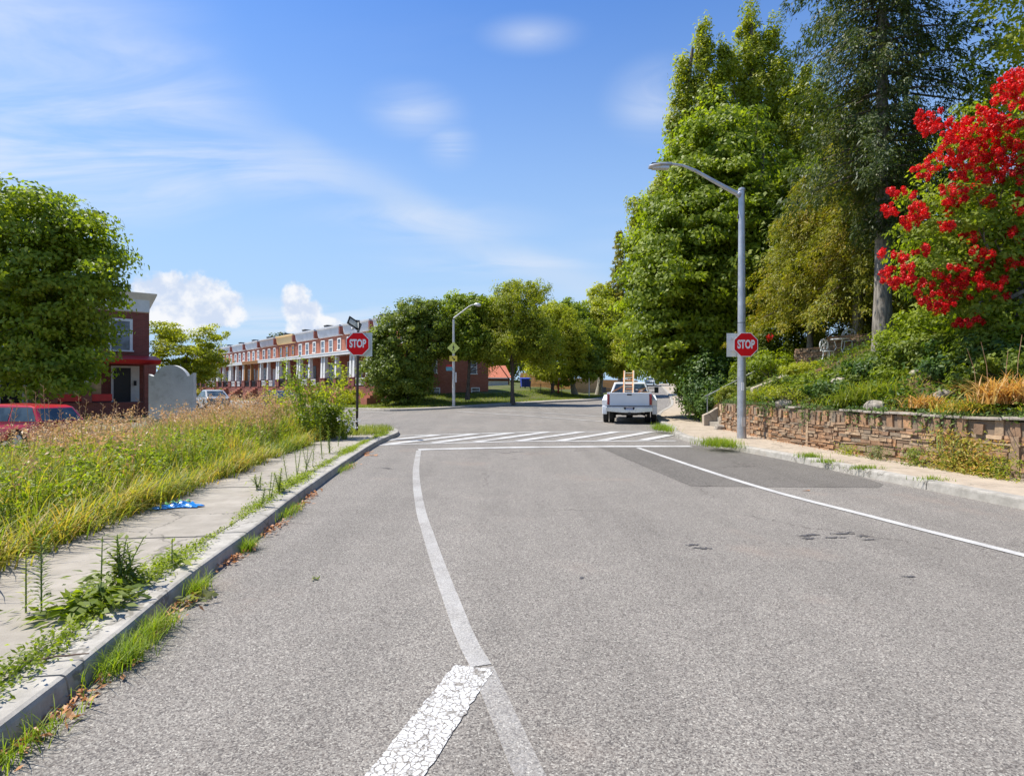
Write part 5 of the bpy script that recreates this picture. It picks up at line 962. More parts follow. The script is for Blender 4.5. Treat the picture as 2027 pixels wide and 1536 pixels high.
def car(name, label, cat, loc, rz, L, W, H, paint, kind='hatch', group=None):
    t = thing(name, label, cat, loc, rz, group); h = L / 2; bz = H * .20; belt = H * .60; r = H * .22; wf, wr = h - L * .19, -h + L * .2
    def arch(yc): return [(yc + math.cos(a) * r * 1.16, r + math.sin(a) * r * 1.16) for a in np.linspace(0, math.pi, 9)]
    lo = [(h * .99, bz), (h, belt * .62), (h * .93, belt * .86), (h * .45, belt * .99), (-h * .9, belt * 1.03), (-h * .985, belt * .9), (-h, bz * 1.3), (-h * .97, bz)]
    lo = lo[::1]; side = [(h * .99, bz)] + arch(wf) + arch(wr) + [(-h * .97, bz), (-h, bz * 1.3), (-h * .985, belt * .9), (-h * .9, belt * 1.03), (h * .45, belt * .99), (h * .93, belt * .86), (h, belt * .62)]
    wz = lambda z: W / 2 * (1 - .05 * max(0, (z - belt * .55) / (belt * .5)) ** 2 - .04 * max(0, (belt * .35 - z) / belt))
    b = B(); b.prism(side, -1, 1, lambda p, q, a: (a * wz(q) * (1 - .07 * (abs(p) / h) ** 4), p, q)); body = obj('body', b, paint, t, bevel=.03)
    if kind == 'sedan': g = [(h * .42, belt), (h * .08, H * .97), (-h * .05, H), (-h * .42, H * .965), (-h * .78, belt * 1.04)]
    else: g = [(h * .48, belt), (h * .16, H * .96), (0, H), (-h * .70, H * .97), (-h * .80, H * .93), (-h * .95, belt * 1.02)]
    gx = lambda z: W / 2 * (.93 - .20 * (z - belt) / (H - belt))
    obj('cabin', B().prism(g, -1, 1, lambda p, q, a: (a * gx(q), p, q)), paint, t, bevel=.035)
    inset = lambda pts, k: [((p - cy_) * k + cy_, (q - cz_) * k + cz_) for p, q in pts for cy_, cz_ in [(sum(a[0] for a in pts) / len(pts), sum(a[1] for a in pts) / len(pts))]]
    # side glass split by pillars
    zt, zb = H * .93, belt * 1.06; fy = lambda z: np.interp(z, [belt, H * .96], [g[0][0], g[1][0]]) - .06
    ry = lambda z: np.interp(z, [belt * 1.02, H * .95], [g[-1][0], g[-2 if kind != 'sedan' else -2][0]]) + .10
    ys = [0.02 * L, -.22 * L]
    seqs = [[(fy(zb) , zb), (fy(zt), zt), (ys[0] + .03, zt), (ys[0] + .03, zb)], [(ys[0] - .03, zb), (ys[0] - .03, zt), (ys[1] + .03, zt), (ys[1] + .03, zb)], [(ys[1] - .03, zb), (ys[1] - .03, zt), (ry(zt), zt), (ry(zb), zb)]]
    for s in (-1, 1):
        for q in seqs:
            if abs(q[0][0] - q[-1][0]) < .15: continue
            obj('side_window', B().prism(q, -.012, .004, lambda p, z, a, s=s: (s * (gx(z) + .006 + a), p, z)), 'glass', t)
    def slab(a, c, k=.84):
        (y0, z0), (y1, z1) = a, c; d = Vector((0, y1 - y0, z1 - z0)); n_ = Vector((0, d.z, -d.y)).normalized() * (1 if y0 > 0 else -1)
        if n_.z < 0: n_ = -n_
        vs = []
        for e in (.012, -.01):
            for (y, z), tt in (((y0, z0), .1), ((y1, z1), .9)):
                p = Vector((0, y0, z0)) + d * tt + n_ * e; vs += [(-gx(p.z) * k, p.y, p.z), (gx(p.z) * k, p.y, p.z)]
        return B().hexa([vs[0], vs[1], vs[3], vs[2]], [vs[4], vs[5], vs[7], vs[6]])
    obj('windscreen', slab(g[0], g[1], .9), 'glass', t); obj('rear_window', slab(g[-1], g[-2], .86), 'glass', t)
    for s in (-1, 1):
        obj('headlight', B().box(s * W * .40 - .14, s * W * .40 + .14, h * .86, h * .985, belt * .62, belt * .80), 'lamp_clear', t, bevel=.02)
        obj('tail_light', B().box(s * W * .42 - .1, s * W * .42 + .08, -h * 1.0, -h * .93, belt * .68, belt * .95), 'lamp_red', t, bevel=.02)
        obj('mirror', B().box(s * W * .53 - .08, s * W * .53 + .08, h * .33, h * .4, belt * 1.02, belt * 1.16), paint, t, bevel=.02)
        for yy in (wf, wr): wheel(t, s * (W / 2 - .13), yy, r, .2, s)
    obj('grille', B().box(-W * .25, W * .25, h * .96, h * 1.005, bz * 1.3, belt * .6), 'black', t); obj('number_plate', B().box(-.17, .17, -h * 1.012, -h * .99, belt * .45, belt * .45 + .15), 'plate', t)
    return t
def build_cars():
    x, y = -16.15, 18.6; car('red_car', 'red hatchback parked behind the weeds at the left edge', 'car', (x, y, float(T(x, y)) + .06), math.radians(82), 4.25, 1.72, 1.42, 'car_red')
    x, y = -14.6, 36.2; car('dark_car', 'dark saloon half hidden by the weeds in front of the brick row', 'car', (x, y, 0), math.atan2(.652, .758) , 4.6, 1.8, 1.45, 'car_dark', 'sedan')
    x, y = -24.4, 47.2; car('silver_car', 'silver car parked by the side street right of the white arched wall', 'car', (x, y, 0), math.atan2(.652, .758), 4.5, 1.8, 1.45, 'car_silver', 'sedan')
    x, y = 28.2, 119; car('white_car', 'small white car facing us far up the street', 'car', (x, y, float(T(x, y))), math.radians(180 - 13), 4.6, 1.9, 1.65, 'car_white')
build_cars()
def truck():
    a = math.radians(-12); c = Vector((5.15, 25.5)); ax = c + Vector((math.sin(-a), math.cos(-a))) * 1.25
    t = thing('pickup_truck', 'white pickup truck with wide rear wheels parked by the right kerb', 'pickup truck', (ax.x, ax.y, float(T(ax.x, ax.y))), a); P = 'car_white'
    # bed: side walls with wheel cut, floor
    for s in (-1, 1):
        pts = [(-1.22, .62), (-.55, .62)] + [(math.cos(q) * .52, .42 + math.sin(q) * .52) for q in np.linspace(math.pi - .3, .3, 9)] + [(.55, .62), (1.35, .62), (1.35, 1.38), (-1.22, 1.38)]
        obj('bed_side', B().prism(pts, .86, .98, lambda p, q, u, s=s: (s * u * (1 if q < 1.2 else .985), p, q)), P, t, bevel=.012)
        # dually fender
        pts = [(-.72, .72)] + [(math.cos(q) * .54, .42 + math.sin(q) * .54) for q in np.linspace(math.pi - .55, .55, 11)] + [(.74, .72), (.78, 1.02), (.55, 1.26), (-.50, 1.27), (-.80, 1.05)]
        b = B().prism(pts, .981, 1.21, lambda p, q, u, s=s: (s * (u if q < 1.15 or u < 1 else 1.13), p, q)); b.prism([(-.80, .40), (-.62, .40), (-.58, .75), (-.78, .78)], .985, 1.20, lambda p, q, u, s=s: (s * u, p, q)); obj('wheel_fender', b, P, t, bevel=.03)
        for k, xx in ((0, 1.07), (1, .80)): wheel(t, s * xx, 0, .40, .23, s if k == 0 else s, 'wheel')
        wheel(t, s * .87, 3.9, .40, .25, s, 'wheel')
        obj('tail_light', B().box(s * .91 - .055, s * .91 + .055, -1.262, -1.18, .84, 1.30), 'lamp_red', t, bevel=.015)
        m = B().box(s * 1.28 - .10, s * 1.28 + .10, 2.35, 2.45, 1.33, 1.62).tube([(s * .92, 2.4, 1.36), (s * 1.2, 2.4, 1.38)], .02, 6).tube([(s * .9, 2.4, 1.56), (s * 1.2, 2.4, 1.56)], .02, 6); obj('mirror', m, 'black', t)
    obj('tailgate', B().box(-.85, .85, -1.25, -1.16, .80, 1.38).box(-.85, .85, -1.266, -1.25, .80, .86).box(-.85, .85, -1.262, -1.25, 1.30, 1.36), P, t, bevel=.015)
    obj('tailgate_handle', B().box(-.10, .10, -1.278, -1.262, 1.26, 1.32), 'black', t)
    obj('bed_floor', B().box(-.86, .86, -1.16, 1.3, .78, .82).box(-.86, .86, 1.3, 1.36, .78, 1.38), 'dark_metal', t)
    bp = B().prism([(-1.0, .74), (-1.0, .56), (-.3, .50), (.3, .50), (1.0, .56), (1.0, .74), (.24, .74), (.2, .64), (-.2, .64), (-.24, .74)], -1.44, -1.28, lambda p, q, a: (p, a, q)); bp.box(-.98, .98, -1.43, -1.22, .742, .775); bo = obj('bumper', bp, 'chrome', t, bevel=.012)
    obj('step_pad', B().box(-.98, .98, -1.435, -1.24, .777, .79), 'black', t)
    obj('number_plate_holder', B().box(-.26, .26, -1.30, -1.27, .60, .76), 'black', t); obj('number_plate', B().box(-.15, .15, -1.335, -1.31, .615, .735), 'plate', t)
    obj('chassis', B().box(-.5, -.38, -1.2, 4.4, .42, .58).box(.38, .5, -1.2, 4.4, .42, .58).tube([(-.75, 0, .40), (.75, 0, .40)], .06, 8).tube([(-.15, -.02, .38), (.15, -.02, .38)], [.17, .17], 12).box(-.06, .06, -1.5, -1.2, .42, .52).box(-.35, .35, -.6, -.2, .35, .5), 'dark_metal', t)
    obj('exhaust', B().tube([(.6, -.9, .40), (.72, -1.22, .38)], .04, 8), 'rim', t)
    # cab
    side = [(1.38, .50), (3.25, .50)] + [(3.9 + math.cos(q) * .5, .42 + math.sin(q) * .5) for q in np.linspace(math.pi - .2, .2, 9)] + [(4.75, .5), (4.85, .75), (4.83, 1.1), (3.2, 1.28), (1.38, 1.33)]
    obj('cab', B().prism(side, -.97, .97, lambda p, q, a: (a * (1 if q < 1.2 else .96), p, q)), P, t, bevel=.03)
    b = B().hexa([(-.93, 1.40, 1.33), (.93, 1.40, 1.33), (.93, 3.3, 1.28), (-.93, 3.3, 1.28)], [(-.74, 1.58, 1.86), (.74, 1.58, 1.86), (.74, 2.75, 1.86), (-.74, 2.75, 1.86)]); obj('cab_roof', b, P, t, bevel=.05)
    X = lambda z: .93 - .19 * (z - 1.33) / .53; Y = lambda z: 1.40 + .18 * (z - 1.33) / .53
    z0, z1 = 1.39, 1.78; obj('rear_window', B().hexa([(-X(z0) + .1, Y(z0) - .012, z0), (X(z0) - .1, Y(z0) - .012, z0), (X(z0) - .1, Y(z0) + .03, z0), (-X(z0) + .1, Y(z0) + .03, z0)], [(-X(z1) + .1, Y(z1) - .012, z1), (X(z1) - .1, Y(z1) - .012, z1), (X(z1) - .1, Y(z1) + .03, z1), (-X(z1) + .1, Y(z1) + .03, z1)]), 'glass', t)
    for s in (-1, 1): obj('side_window', B().hexa([(s * (X(1.4) + .01), 1.62, 1.4), (s * (X(1.4) - .05), 1.62, 1.4), (s * (X(1.4) - .05), 3.0, 1.4), (s * (X(1.4) + .01), 3.0, 1.4)], [(s * (X(1.78) + .01), 1.75, 1.78), (s * (X(1.78) - .05), 1.75, 1.78), (s * (X(1.78) - .05), 2.7, 1.78), (s * (X(1.78) + .01), 2.7, 1.78)]), 'glass', t)
    obj('windscreen', B().hexa([(-.84, 3.27, 1.33), (.84, 3.27, 1.33), (.84, 3.22, 1.33), (-.84, 3.22, 1.33)], [(-.68, 2.83, 1.80), (.68, 2.83, 1.80), (.68, 2.78, 1.80), (-.68, 2.78, 1.80)]), 'glass', t)
    M = t.matrix_basis.copy(); q = lambda v: M @ Vector(v)
    # ladder
    l0 = q((-.27, -1.05, .84)); t2 = thing('ladder', 'orange and tan extension ladder standing up out of the pickup bed', 'ladder', tuple(l0), a); u = Vector((0, 1.25, 1.45)); ht = Vector((0, .72, 1.48)).normalized(); Lh = 1.62
    top = Vector((0.0, 1.25, 1.52)); s0 = Vector((0, .0, 0)); e0 = s0 + Vector((.02, .9, 1.52))
    for k, m in ((0, 'ladder_orange'), (1, 'ladder_metal')):
        o = Vector((k * .035, -.03 * k, 0))
        for sx in (0, .40): b = B().obox((s0 + e0) / 2 + o + Vector((sx, 0, 0)), (.022, 0, 0), (e0 - s0) / 2, (0, -.03, .018)); obj('rail', b, m, t2)
        for r in range(7): p = s0.lerp(e0, (r + .4 + k * .5) / 7.4) + o; obj('rung', B().tube([p, p + Vector((.40, 0, 0))], .022, 6), m, t2)
    pl = thing('plank', 'orange wooden plank leaning across the left of the pickup rear window', 'plank', tuple(q((-.80, -.1, 1.42))), a); obj('board', B().obox((.28, .5, .12), (.30, .02, .16), (0, .03, 0), (-.02, 0, .03)), 'ladder_orange', pl, bevel=.004)
    cz = thing('scrap_pile', 'pile of tan scrap wood in the right of the pickup bed', 'scrap wood', tuple(q((.55, .6, .82))), a); rg = random.Random(4)
    for k in range(7): obj('wood_piece', B().obox((rg.uniform(-.15, .2), rg.uniform(-.2, .3), .42 + k * .05), (rg.uniform(.08, .2), rg.uniform(-.1, .1), rg.uniform(-.05, .12)), (0, .05, 0), (0, 0, .03)), ['wood_tan', 'ladder_orange', 'sign_white'][k % 3], cz)
    obj('crate', B().box(-.3, .3, -.4, .4, 0, .42), 'wood_tan', cz)
truck()
# ---------------------------------------------------------------- hill: wall, steps, plants
def stonework(t, P0, P1, z0, z1, seed, top_up=True, mat_='fieldstone', depth=.3):
    """dry stone face between ground points P0 and P1; outward = left of travel"""
    rg = random.Random(seed); P0 = Vector(P0); P1 = Vector(P1); d = (P1 - P0); L = d.length; d.normalize(); nn = Vector((-d.y, d.x)); H = z1 - z0
    core = B().obox(((P0 + P1) / 2 - nn * depth / 2).to_3d() + Vector((0, 0, (z0 + z1) / 2 - .03)), (d * L / 2).to_3d(), (nn * depth / 2 * .94).to_3d(), (0, 0, H / 2))
    b = B(); z = z0 - .05; lim = z1 - (.27 if top_up else 0)
    def st(s, w_, z, h, pr_, dp=.12):
        c = P0 + d * (s + w_ / 2) + nn * (pr_ - dp / 2 + rg.uniform(0, .012)); vs = []
        for k in (-1, 1):
            for i, j in ((-1, -1), (1, -1), (1, 1), (-1, 1)):
                q = c + d * (i * w_ / 2 + rg.uniform(-.012, .012)) + nn * (j * dp / 2 - (rg.uniform(0, .018) if j > 0 else 0)); vs.append((q.x, q.y, z + h / 2 + k * h / 2 + rg.uniform(-.008, .008)))
        b.hexa(vs[:4], vs[4:])
    while z < lim:
        h = rg.choice([.03, .04, .05, .06, .08, .11]); h = min(h, lim - z + .01); s = -rg.random() * .2
        while s < L: w_ = rg.uniform(.10, .5) * (1.2 if h < .06 else .7); st(max(s, 0), min(w_, L - max(s, 0)) - .012, z, h - .010, rg.uniform(.0, .055)); s += w_
        z += h
    if top_up:
        s = 0
        while s < L:
            w_ = rg.uniform(.09, .2); h = rg.uniform(.17, .28); st(s, w_, lim, h, rg.uniform(.015, .05), .2)
            if rg.random() < .08: st(s, w_ * .7, z0, lim - z0, .055, .08)
            s += w_ + rg.uniform(.02, .2)
    return core, b
def build_wall():
    t = thing('stone_wall', 'low reddish fieldstone retaining wall along the right pavement', 'wall', (0, 0, 0)); core = B(); b = B()
    pts = [p for p in WALL if p[1] < 21.2]
    for i, (p, q) in enumerate(zip(pts[:-1], pts[1:])):
        c, s = stonework(t, p, q, .12, 1.07, 20 + i); core.add(c.v, c.f); b.add(s.v, s.f)
    obj('core', core, 'mortar', t); obj('stones', b, 'fieldstone', t, bevel=.008)
    # coping slabs on the right half
    rg = random.Random(8); cb = B(); R = resample(pts, .1, False); y = 3.5
    while y < 15.2:
        w_ = rg.uniform(.35, .8); 
        if rg.random() < (.9 if y < 11.8 else .4):
            a = Vector((np.interp(y, [p[1] for p in WALL], [p[0] for p in WALL]), y)); c = Vector((float(wx(y + w_)), y + w_)); d = (c - a); cb.obox(((a + c) / 2).to_3d() + Vector((.12, 0, 1.085 + rg.uniform(-.01, .015))), (d * .49).to_3d(), (d.normalized().orthogonal() * .19).to_3d(), (0, 0, .022))
        y += w_
    obj('coping', cb, 'boulder', t, bevel=.008)
    # steps up between wall end and hedge
    st = thing('garden_steps', 'old concrete steps with sloping side walls at the end of the stone wall', 'steps', (7.7, 21.9, .13), math.radians(6)); k = 9
    b = B()
    for i in range(k): b.box(i * .32, (i + 1) * .32 if i < k - 1 else 3.6, -.6, .6, -.1, (i + 1) * .17)
    obj('treads', b, 'concrete', st)
    for s in (-1, 1): obj('side_wall', B().prism([(-.2, -.1), (-.2, .42), (0, .5), (1.0, 1.05), (3.4, 2.1), (3.4, -.1)], s * .62, s * .82, lambda p, q, a: (p, a, q)), 'pave_tan', st, bevel=.01)
    b = B().tube([(-.1, .76, 1.15), (0.05, .76, 1.2), (3.2, .76, 2.75)], .022, 8)
    for x0, zz in ((.0, 1.18), (1.5, 1.9), (3.0, 2.64)): b.tube([(x0, .76, zz - .75), (x0, .76, zz)], .018, 6)
    h = thing('handrail', 'thin grey metal handrail climbing the left side of the garden steps', 'handrail', (7.7, 21.9, .13), math.radians(6)); obj('rail', b, 'steel', h, smooth=True)
    # upper pale coping and terrace wall behind the chairs
    t = thing('stone_terrace_wall', 'brown stone terrace wall behind the white garden chairs', 'wall', (0, 0, 0)); core = B(); b = B()
    for i, (p, q, z0, z1) in enumerate([((13.9, 17.6), (12.4, 19.3), 2.6, 3.55), ((12.4, 19.3), (11.4, 21.0), 2.5, 3.45), ((11.4, 21.0), (10.9, 22.4), 2.4, 3.1)]):
        c, s = stonework(t, p, q, z0, z1, 60 + i, False); core.add(c.v, c.f); b.add(s.v, s.f)
    obj('core', core, 'mortar', t); obj('stones', b, 'fieldstone', t, bevel=.008)
    t = thing('stone_edging', 'pale stone edging slanting up the slope above the garden steps', 'edging', (0, 0, 0)); b = B(); rg = random.Random(2)
    P = [(8.35, 20.3), (8.9, 20.2), (9.5, 20.1), (10.1, 20.2)]
    for p, q in zip(P[:-1], P[1:]): 
        a = Vector((*p, float(hz_(*p)) + .12)); c = Vector((*q, float(hz_(*q)) + .12)); b.obox((a + c) / 2, (c - a) * .47, (0, .12, 0), (0, 0, .09))
    obj('stone', b, 'pave_tan', t, bevel=.02)
    rocks = [(1733, .25, .19, 'large pale boulder lying behind the stone wall'), (1812, 1.7, .13, 'grey rock on the slope above the orange lilies'), (1552, .15, .2, 'white topped stone on the wall near the lamp'), (1560, 2.0, .2, 'dark rounded rock half buried up the slope'), (1660, 1.3, .16, 'flat pale stone in the green lily leaves'), (1868, .9, .16, 'bluish rock between the orange lily clumps'), (1985, 2.6, .18, 'brown rock in the shade below the red tree'), (1905, 3.4, .16, 'tan stone among the shrubs under the red tree')]
    for i, (px, u, r, lab) in enumerate(rocks):
        x, y = hillpos(px, u); rock(x, y, float(hz_(x, y)), r, lab, i)
    x, y = 7.35, 20.55; rock(x, y, .13, .19, 'yellowish round rock on the pavement at the foot of the steps', 30)
def hillpos(px, u):
    k = (px - 1013.5) / F; ys = np.linspace(3, 60, 2000); f = k * ys - wx(ys) - u; i = int(np.argmax(f > 0)); return k * ys[i], float(ys[i])
def rock(x, y, z, r, lab, seed):
    rg = np.random.default_rng(seed); bm = bmesh.new(); bmesh.ops.create_icosphere(bm, subdivisions=3, radius=r); f = rg.normal(size=(5, 3)) * 3 / r; ph = rg.random(5) * 6
    for v in bm.verts:
        p = np.array(v.co); k = 1 + .07 * sum(math.sin(f[i] @ p * .9 + ph[i]) for i in range(5)) - .12 * (abs(math.sin(f[0] @ p * .35)) > .8) ; v.co = Vector((p[0] * k * 1.35, p[1] * k, p[2] * k * .72)); v.co.x = max(min(v.co.x, r * 1.1), -r * 1.05)
    me = bpy.data.meshes.new('boulder'); bm.to_mesh(me); bm.free(); o = bpy.data.objects.new('boulder', me); COL.objects.link(o); me.materials.append(MATS['boulder']); o.location = (x, y, z + r * .25); o.rotation_euler = (0, 0, seed * 1.3); tag(o, lab, 'rock')
build_wall()
def build_hill():
    rg = np.random.default_rng(9)
    # ground cover
    n = 110000; y = 3 + 30 * rg.random(n) ** 1.2; u = 14 * rg.random(n) ** 1.5; x = wx(y) + .25 + u; ok = ~((y > 20.9) & (y < 22.9) & (u < 3.4)); x, y, u = x[ok], y[ok], u[ok]
    pat = .5 + .5 * np.sin(x * 2.1 + 1.3 * np.sin(y * 1.7)) * np.sin(y * 1.3 + .4); k = rg.random(len(x)) <   .5 + .5 * pat; x, y, pat = x[k], y[k], pat[k]
    C = np.c_[x, y, hz_(x, y) + .01 + np.abs(rg.normal(size=len(x))) * (.05 + .13 * pat)]; nn = rg.normal(size=C.shape) * .55; nn[:, 2] += .9; h_ = len(C) // 2
    tag(quads('ground_cover', leafquads(C[:h_], unit(nn[:h_]), .12, .055, rg), 'leaf_ivy'), 'dark creeping ground cover over the slope behind the stone wall', 'ground cover', kind='stuff')
    tag(quads('ground_cover', leafquads(C[h_:], unit(nn[h_:]), .09, .035, rg), 'leaf_mid'), 'lighter small leaved ground cover over the slope', 'ground cover', kind='stuff')
    tag(grid_faces('slope_grass', blades(np.c_[C[:, :2], hz_(C[:, 0], C[:, 1])][rg.random(len(C)) < .25], .26, .012, rg, .8, 3), 3, 'meadow'), 'thin long grass growing over the slope', 'grass', kind='stuff')
    def shrub(lab, x, y, z, rx, ry, h, m, L, W, n, seed, lift=.0, cat='shrub', flat=.8, name='shrub'):
        r = np.random.default_rng(seed); t = thing(name, lab, cat, (x, y, z)); C, Nn, cc = crown_pts([(0, 0, h * .5 + lift, rx, ry, h * .5), (rx * .4, 0, h * .4 + lift, rx * .7, ry * .7, h * .4), (-rx * .45, 0, h * .35 + lift, rx * .6, ry * .7, h * .35)], max(8, n // 45), 45, .22 * max(rx, h) ** .6, r, .45, flat)
        quads('foliage', leafquads(C, Nn, L, W, r), m, t); b = B()
        for e in cc[:14]: b.tube([(e[0] * .1, e[1] * .1, -.05), (e[0] * .5, e[1] * .5, e[2] * .45), tuple(e)], [.02, .014, .005], 4)
        obj('stems', b, 'bark', t); return t
    # hedge and ivy past the steps, tumbling to the pavement
    iv = [(8.7, 24.0, .25, .9, .9, 1.6, 'leaf_ivy', 'dark ivy mound just left of the garden steps'), (8.8, 25.6, .2, 1.3, 1.3, 3.2, 'leaf_ivy', 'tall ivy covered bush hanging beside the pavement past the steps'), (9.7, 27.8, .2, 1.5, 1.6, 3.6, 'leaf_mid', 'tall green hedge bush beneath the sweetgum tree'), (11.0, 31, .3, 1.3, 2, 3.2, 'leaf_ivy', 'farther dark hedge bush along the shaded pavement'), (12.4, 35.5, .4, 1.5, 2.4, 3.0, 'leaf_dark', 'last dark bush where the right pavement disappears'), (10.1, 23.7, .9, 1.2, 1.0, 2.3, 'leaf_dark', 'dark bush up beside the handrail'), (11.4, 25.5, 1.6, 1.6, 1.5, 3.2, 'leaf_dark', 'tall shaded bush behind the handrail bush')]
    for i, (x, y, z, rx, ry, h, m, lab) in enumerate(iv): shrub(lab, x, y, z, rx, ry, h, m, .15, .085, int(3400 + 1200 * rx * h), 100 + i)
    sp = [(1440, .5, .5, .55, 'meadow_green', .14, .03, 'spiky pale plant at the top of the steps side wall'), (1520, .55, .75, .42, 'feather', .07, .03, 'low mossy green mound just right of the lamp post'), (1585, .6, .8, .45, 'feather', .07, .03, 'second mossy mound hanging over the stone wall'), (1645, .7, .75, .4, 'leaf_ivy', .10, .05, 'dark low bush above the middle of the wall'),
          (1530, 2.0, .9, 1.0, 'leaf_mid', .11, .05, 'leafy bush on the slope behind the right stop sign'), (1590, 2.2, .7, .5, 'leaf_light', .12, .03, 'pale grassy bush below the white chairs'), (1500, 3.0, 1.0, 1.6, 'leaf_mid', .12, .06, 'tall leafy bush with red flowers behind the lamp post'), (1690, 1.9, .7, .25, 'leaf_dark', .11, .06, 'dark shrub below the spruce trunk'),
          (1750, 1.9, .9, .55, 'leaf_ivy', .11, .05, 'dark glossy shrub right of the spruce trunk foot'), (1790, 2.3, .8, .8, 'leaf_dark', .13, .05, 'upright green shrub left of the red tree'), (1850, 2.4, 1.0, .8, 'leaf_dark', .12, .06, 'green shrub directly beneath the red tree'), (1930, 2.2, .9, .8, 'leaf_ivy', .12, .06, 'shaded shrub under the right part of the red tree'),
          (1990, 2.6, 1.0, 1.1, 'leaf_mid', .12, .06, 'lush shrub at the right edge under the red tree'), (1830, 3.6, 1.2, 1.1, 'leaf_mid', .12, .05, 'bright green shrub behind the spruce on the terrace'), (1900, 4.0, 1.3, 1.2, 'leaf_mid', .12, .06, 'broad bush on the terrace behind the red tree'), (1570, 4.5, 1.3, 1.6, 'leaf_dark', .13, .07, 'dark bush on the terrace left of the chairs'),
          (1655, 5.6, 1.4, 1.7, 'leaf_light', .13, .06, 'light bush behind the terrace wall'), (1730, 5.8, 1.4, 1.9, 'leaf_dark', .13, .07, 'dark bush behind the spruce trunk'), (1800, 6.5, 1.6, 2.4, 'leaf_mid', .13, .07, 'tall bush at the back of the terrace'), (1900, 6.6, 1.8, 2.8, 'leaf_dark', .14, .08, 'tallest dark bush behind the red tree'), (2010, 6.0, 1.8, 2.8, 'leaf_mid', .14, .08, 'big bush behind the red tree at the frame edge'), (1480, 4.6, 1.5, 2.6, 'leaf_dark', .13, .07, 'large dark bush between the steps and the golden spruce')]
    sp += [(1720, 1.5, .55, .5, 'leaf_dark', .10, .05, 'small dark shrub above the green lily leaves'), (1775, 1.7, .5, .55, 'leaf_mid', .12, .04, 'ragged shrub between the spruce foot and the orange lilies'), (1870, 1.6, .6, .5, 'leaf_ivy', .11, .05, 'dark low shrub behind the middle orange lily clump'), (1935, 1.4, .5, .45, 'leaf_dark', .10, .04, 'small dark shrub between the two orange lily clumps'),
           (1560, 1.3, .6, .5, 'leaf_dark', .09, .04, 'dark patchy shrub right of the stone edging'), (1620, 1.6, .6, .5, 'leaf_mid', .11, .04, 'scruffy green shrub below the left garden chair'), (2010, 1.7, .6, .6, 'leaf_dark', .11, .05, 'dark shrub behind the orange lilies at the frame edge'), (1955, 2.0, .7, .7, 'leaf_dark', .12, .05, 'dense dark shrub in front of the red tree trunk')]
    for i, (px, u, r, h, m, L, W, lab) in enumerate(sp):
        x, y = hillpos(px, u); shrub(lab, x, y, float(hz_(x, y)) - .05, r, r * .9, h, m, L, W, int(1300 + 1500 * r * h), 200 + i)
    for px, u, zz, lab in ((1523, 2.2, 1.05, 'red flower on the bush behind the right stop sign'), (1483, 1.9, .95, 'pink red flower beside the lamp post')):
        x, y = hillpos(px, u); z = zat(668 if px > 1500 else 722, y); C = np.array([[x, y, z]]) + rg.normal(size=(60, 3)) * .06; o = quads('red_flower', leafquads(C, unit(rg.normal(size=C.shape)), .07, .05, rg), 'petal_red'); tag(o, lab, 'flower')
    def lily(lab, px, u, n, s, h, m, w_=.02):
        x, y = hillpos(px, u); P = np.c_[rg.normal(size=n) * s, rg.normal(size=n) * s * .8, np.zeros(n)]; t = thing('lily_clump', lab, 'lily', (x, y, float(hz_(x, y)))); grid_faces('leaves', blades(P, h, w_, rg, 1.1, 5, .8), 5, m, t)
    lily('big orange brown withered lily clump at the right frame edge', 2000, .75, 520, .24, .62, 'daylily', .028); lily('orange withered lily clump behind the middle of the wall', 1838, .5, 260, .2, .36, 'daylily', .022); lily('bright green arching lily leaves above the wall', 1745, .75, 620, .32, .55, 'meadow_green'); lily('green lily leaves left of the pale boulder', 1690, .5, 420, .25, .45, 'meadow_green'); lily('tan grass clump by the wall right of the orange lilies', 1915, .35, 260, .25, .3, 'meadow')
    lily('spiky green plant beside the handrail', 1430, .6, 260, .22, .6, 'meadow_green')
    for i, (px, h, l) in enumerate([(1935, 1.0, -.2), (1958, 1.1, -.15), (1990, .9, .05), (2012, 1.15, .1)]):
        x, y = hillpos(px, .9); z = float(hz_(x, y)); b = B().tube([(0, 0, 0), (l * .3, 0, h * .6), (l, 0, h)], [.006, .005, .003], 5); t = thing('dry_stalk', ['leftmost thin dry stalk leaning left out of the orange lilies', 'second dry stalk from the left rising from the orange lilies', 'third dry stalk from the left above the orange lilies', 'rightmost dry stalk by the frame edge above the orange lilies'][i], 'dry stalk', (x, y, z)); obj('stem', b, 'straw', t)
    # weeds against the wall face
    for i, (px, s, h, n, m, lab) in enumerate([(1925, .45, .62, 1700, 'meadow', 'large yellowish weed clump growing against the stone wall'), (1880, .3, .75, 500, 'meadow', 'thin pale weeds hanging down the wall beside the big clump'), (1818, .16, .35, 260, 'leaf_dark', 'small dark leaved weed at the foot of the wall'), (1745, .25, .28, 260, 'leaf_grey', 'grey green weed at the wall foot below the boulder'), (1985, .3, .35, 500, 'leaf_mid', 'low green weed at the wall foot near the frame edge'), (1690, .25, .22, 200, 'feather', 'flat mossy weed at the foot of the wall')]):
        x, y = hillpos(px, -.16); t = thing('wall_weed', lab, 'weed', (x, y, .13)); C = np.c_[-np.abs(rg.normal(size=n)) * .09, rg.normal(size=n) * s, rg.random(n) ** 1.2 * h]; C[:, 0] -= .10 * (1 - C[:, 2] / h); nn = rg.normal(size=C.shape) * .6; nn[:, 0] -= .6; nn[:, 2] += .5
        quads('foliage', leafquads(C, unit(nn), .065, .022, rg), m, t); b = B()
        for k in range(10): yy = rg.normal() * s * .7; b.tube([(-.03, yy * .3, 0), (-.1, yy * .7, h * .5), (-.05, yy, h * .9)], [.006, .005, .003], 4)
        obj('stems', b, 'stem_green', t)
    P = []
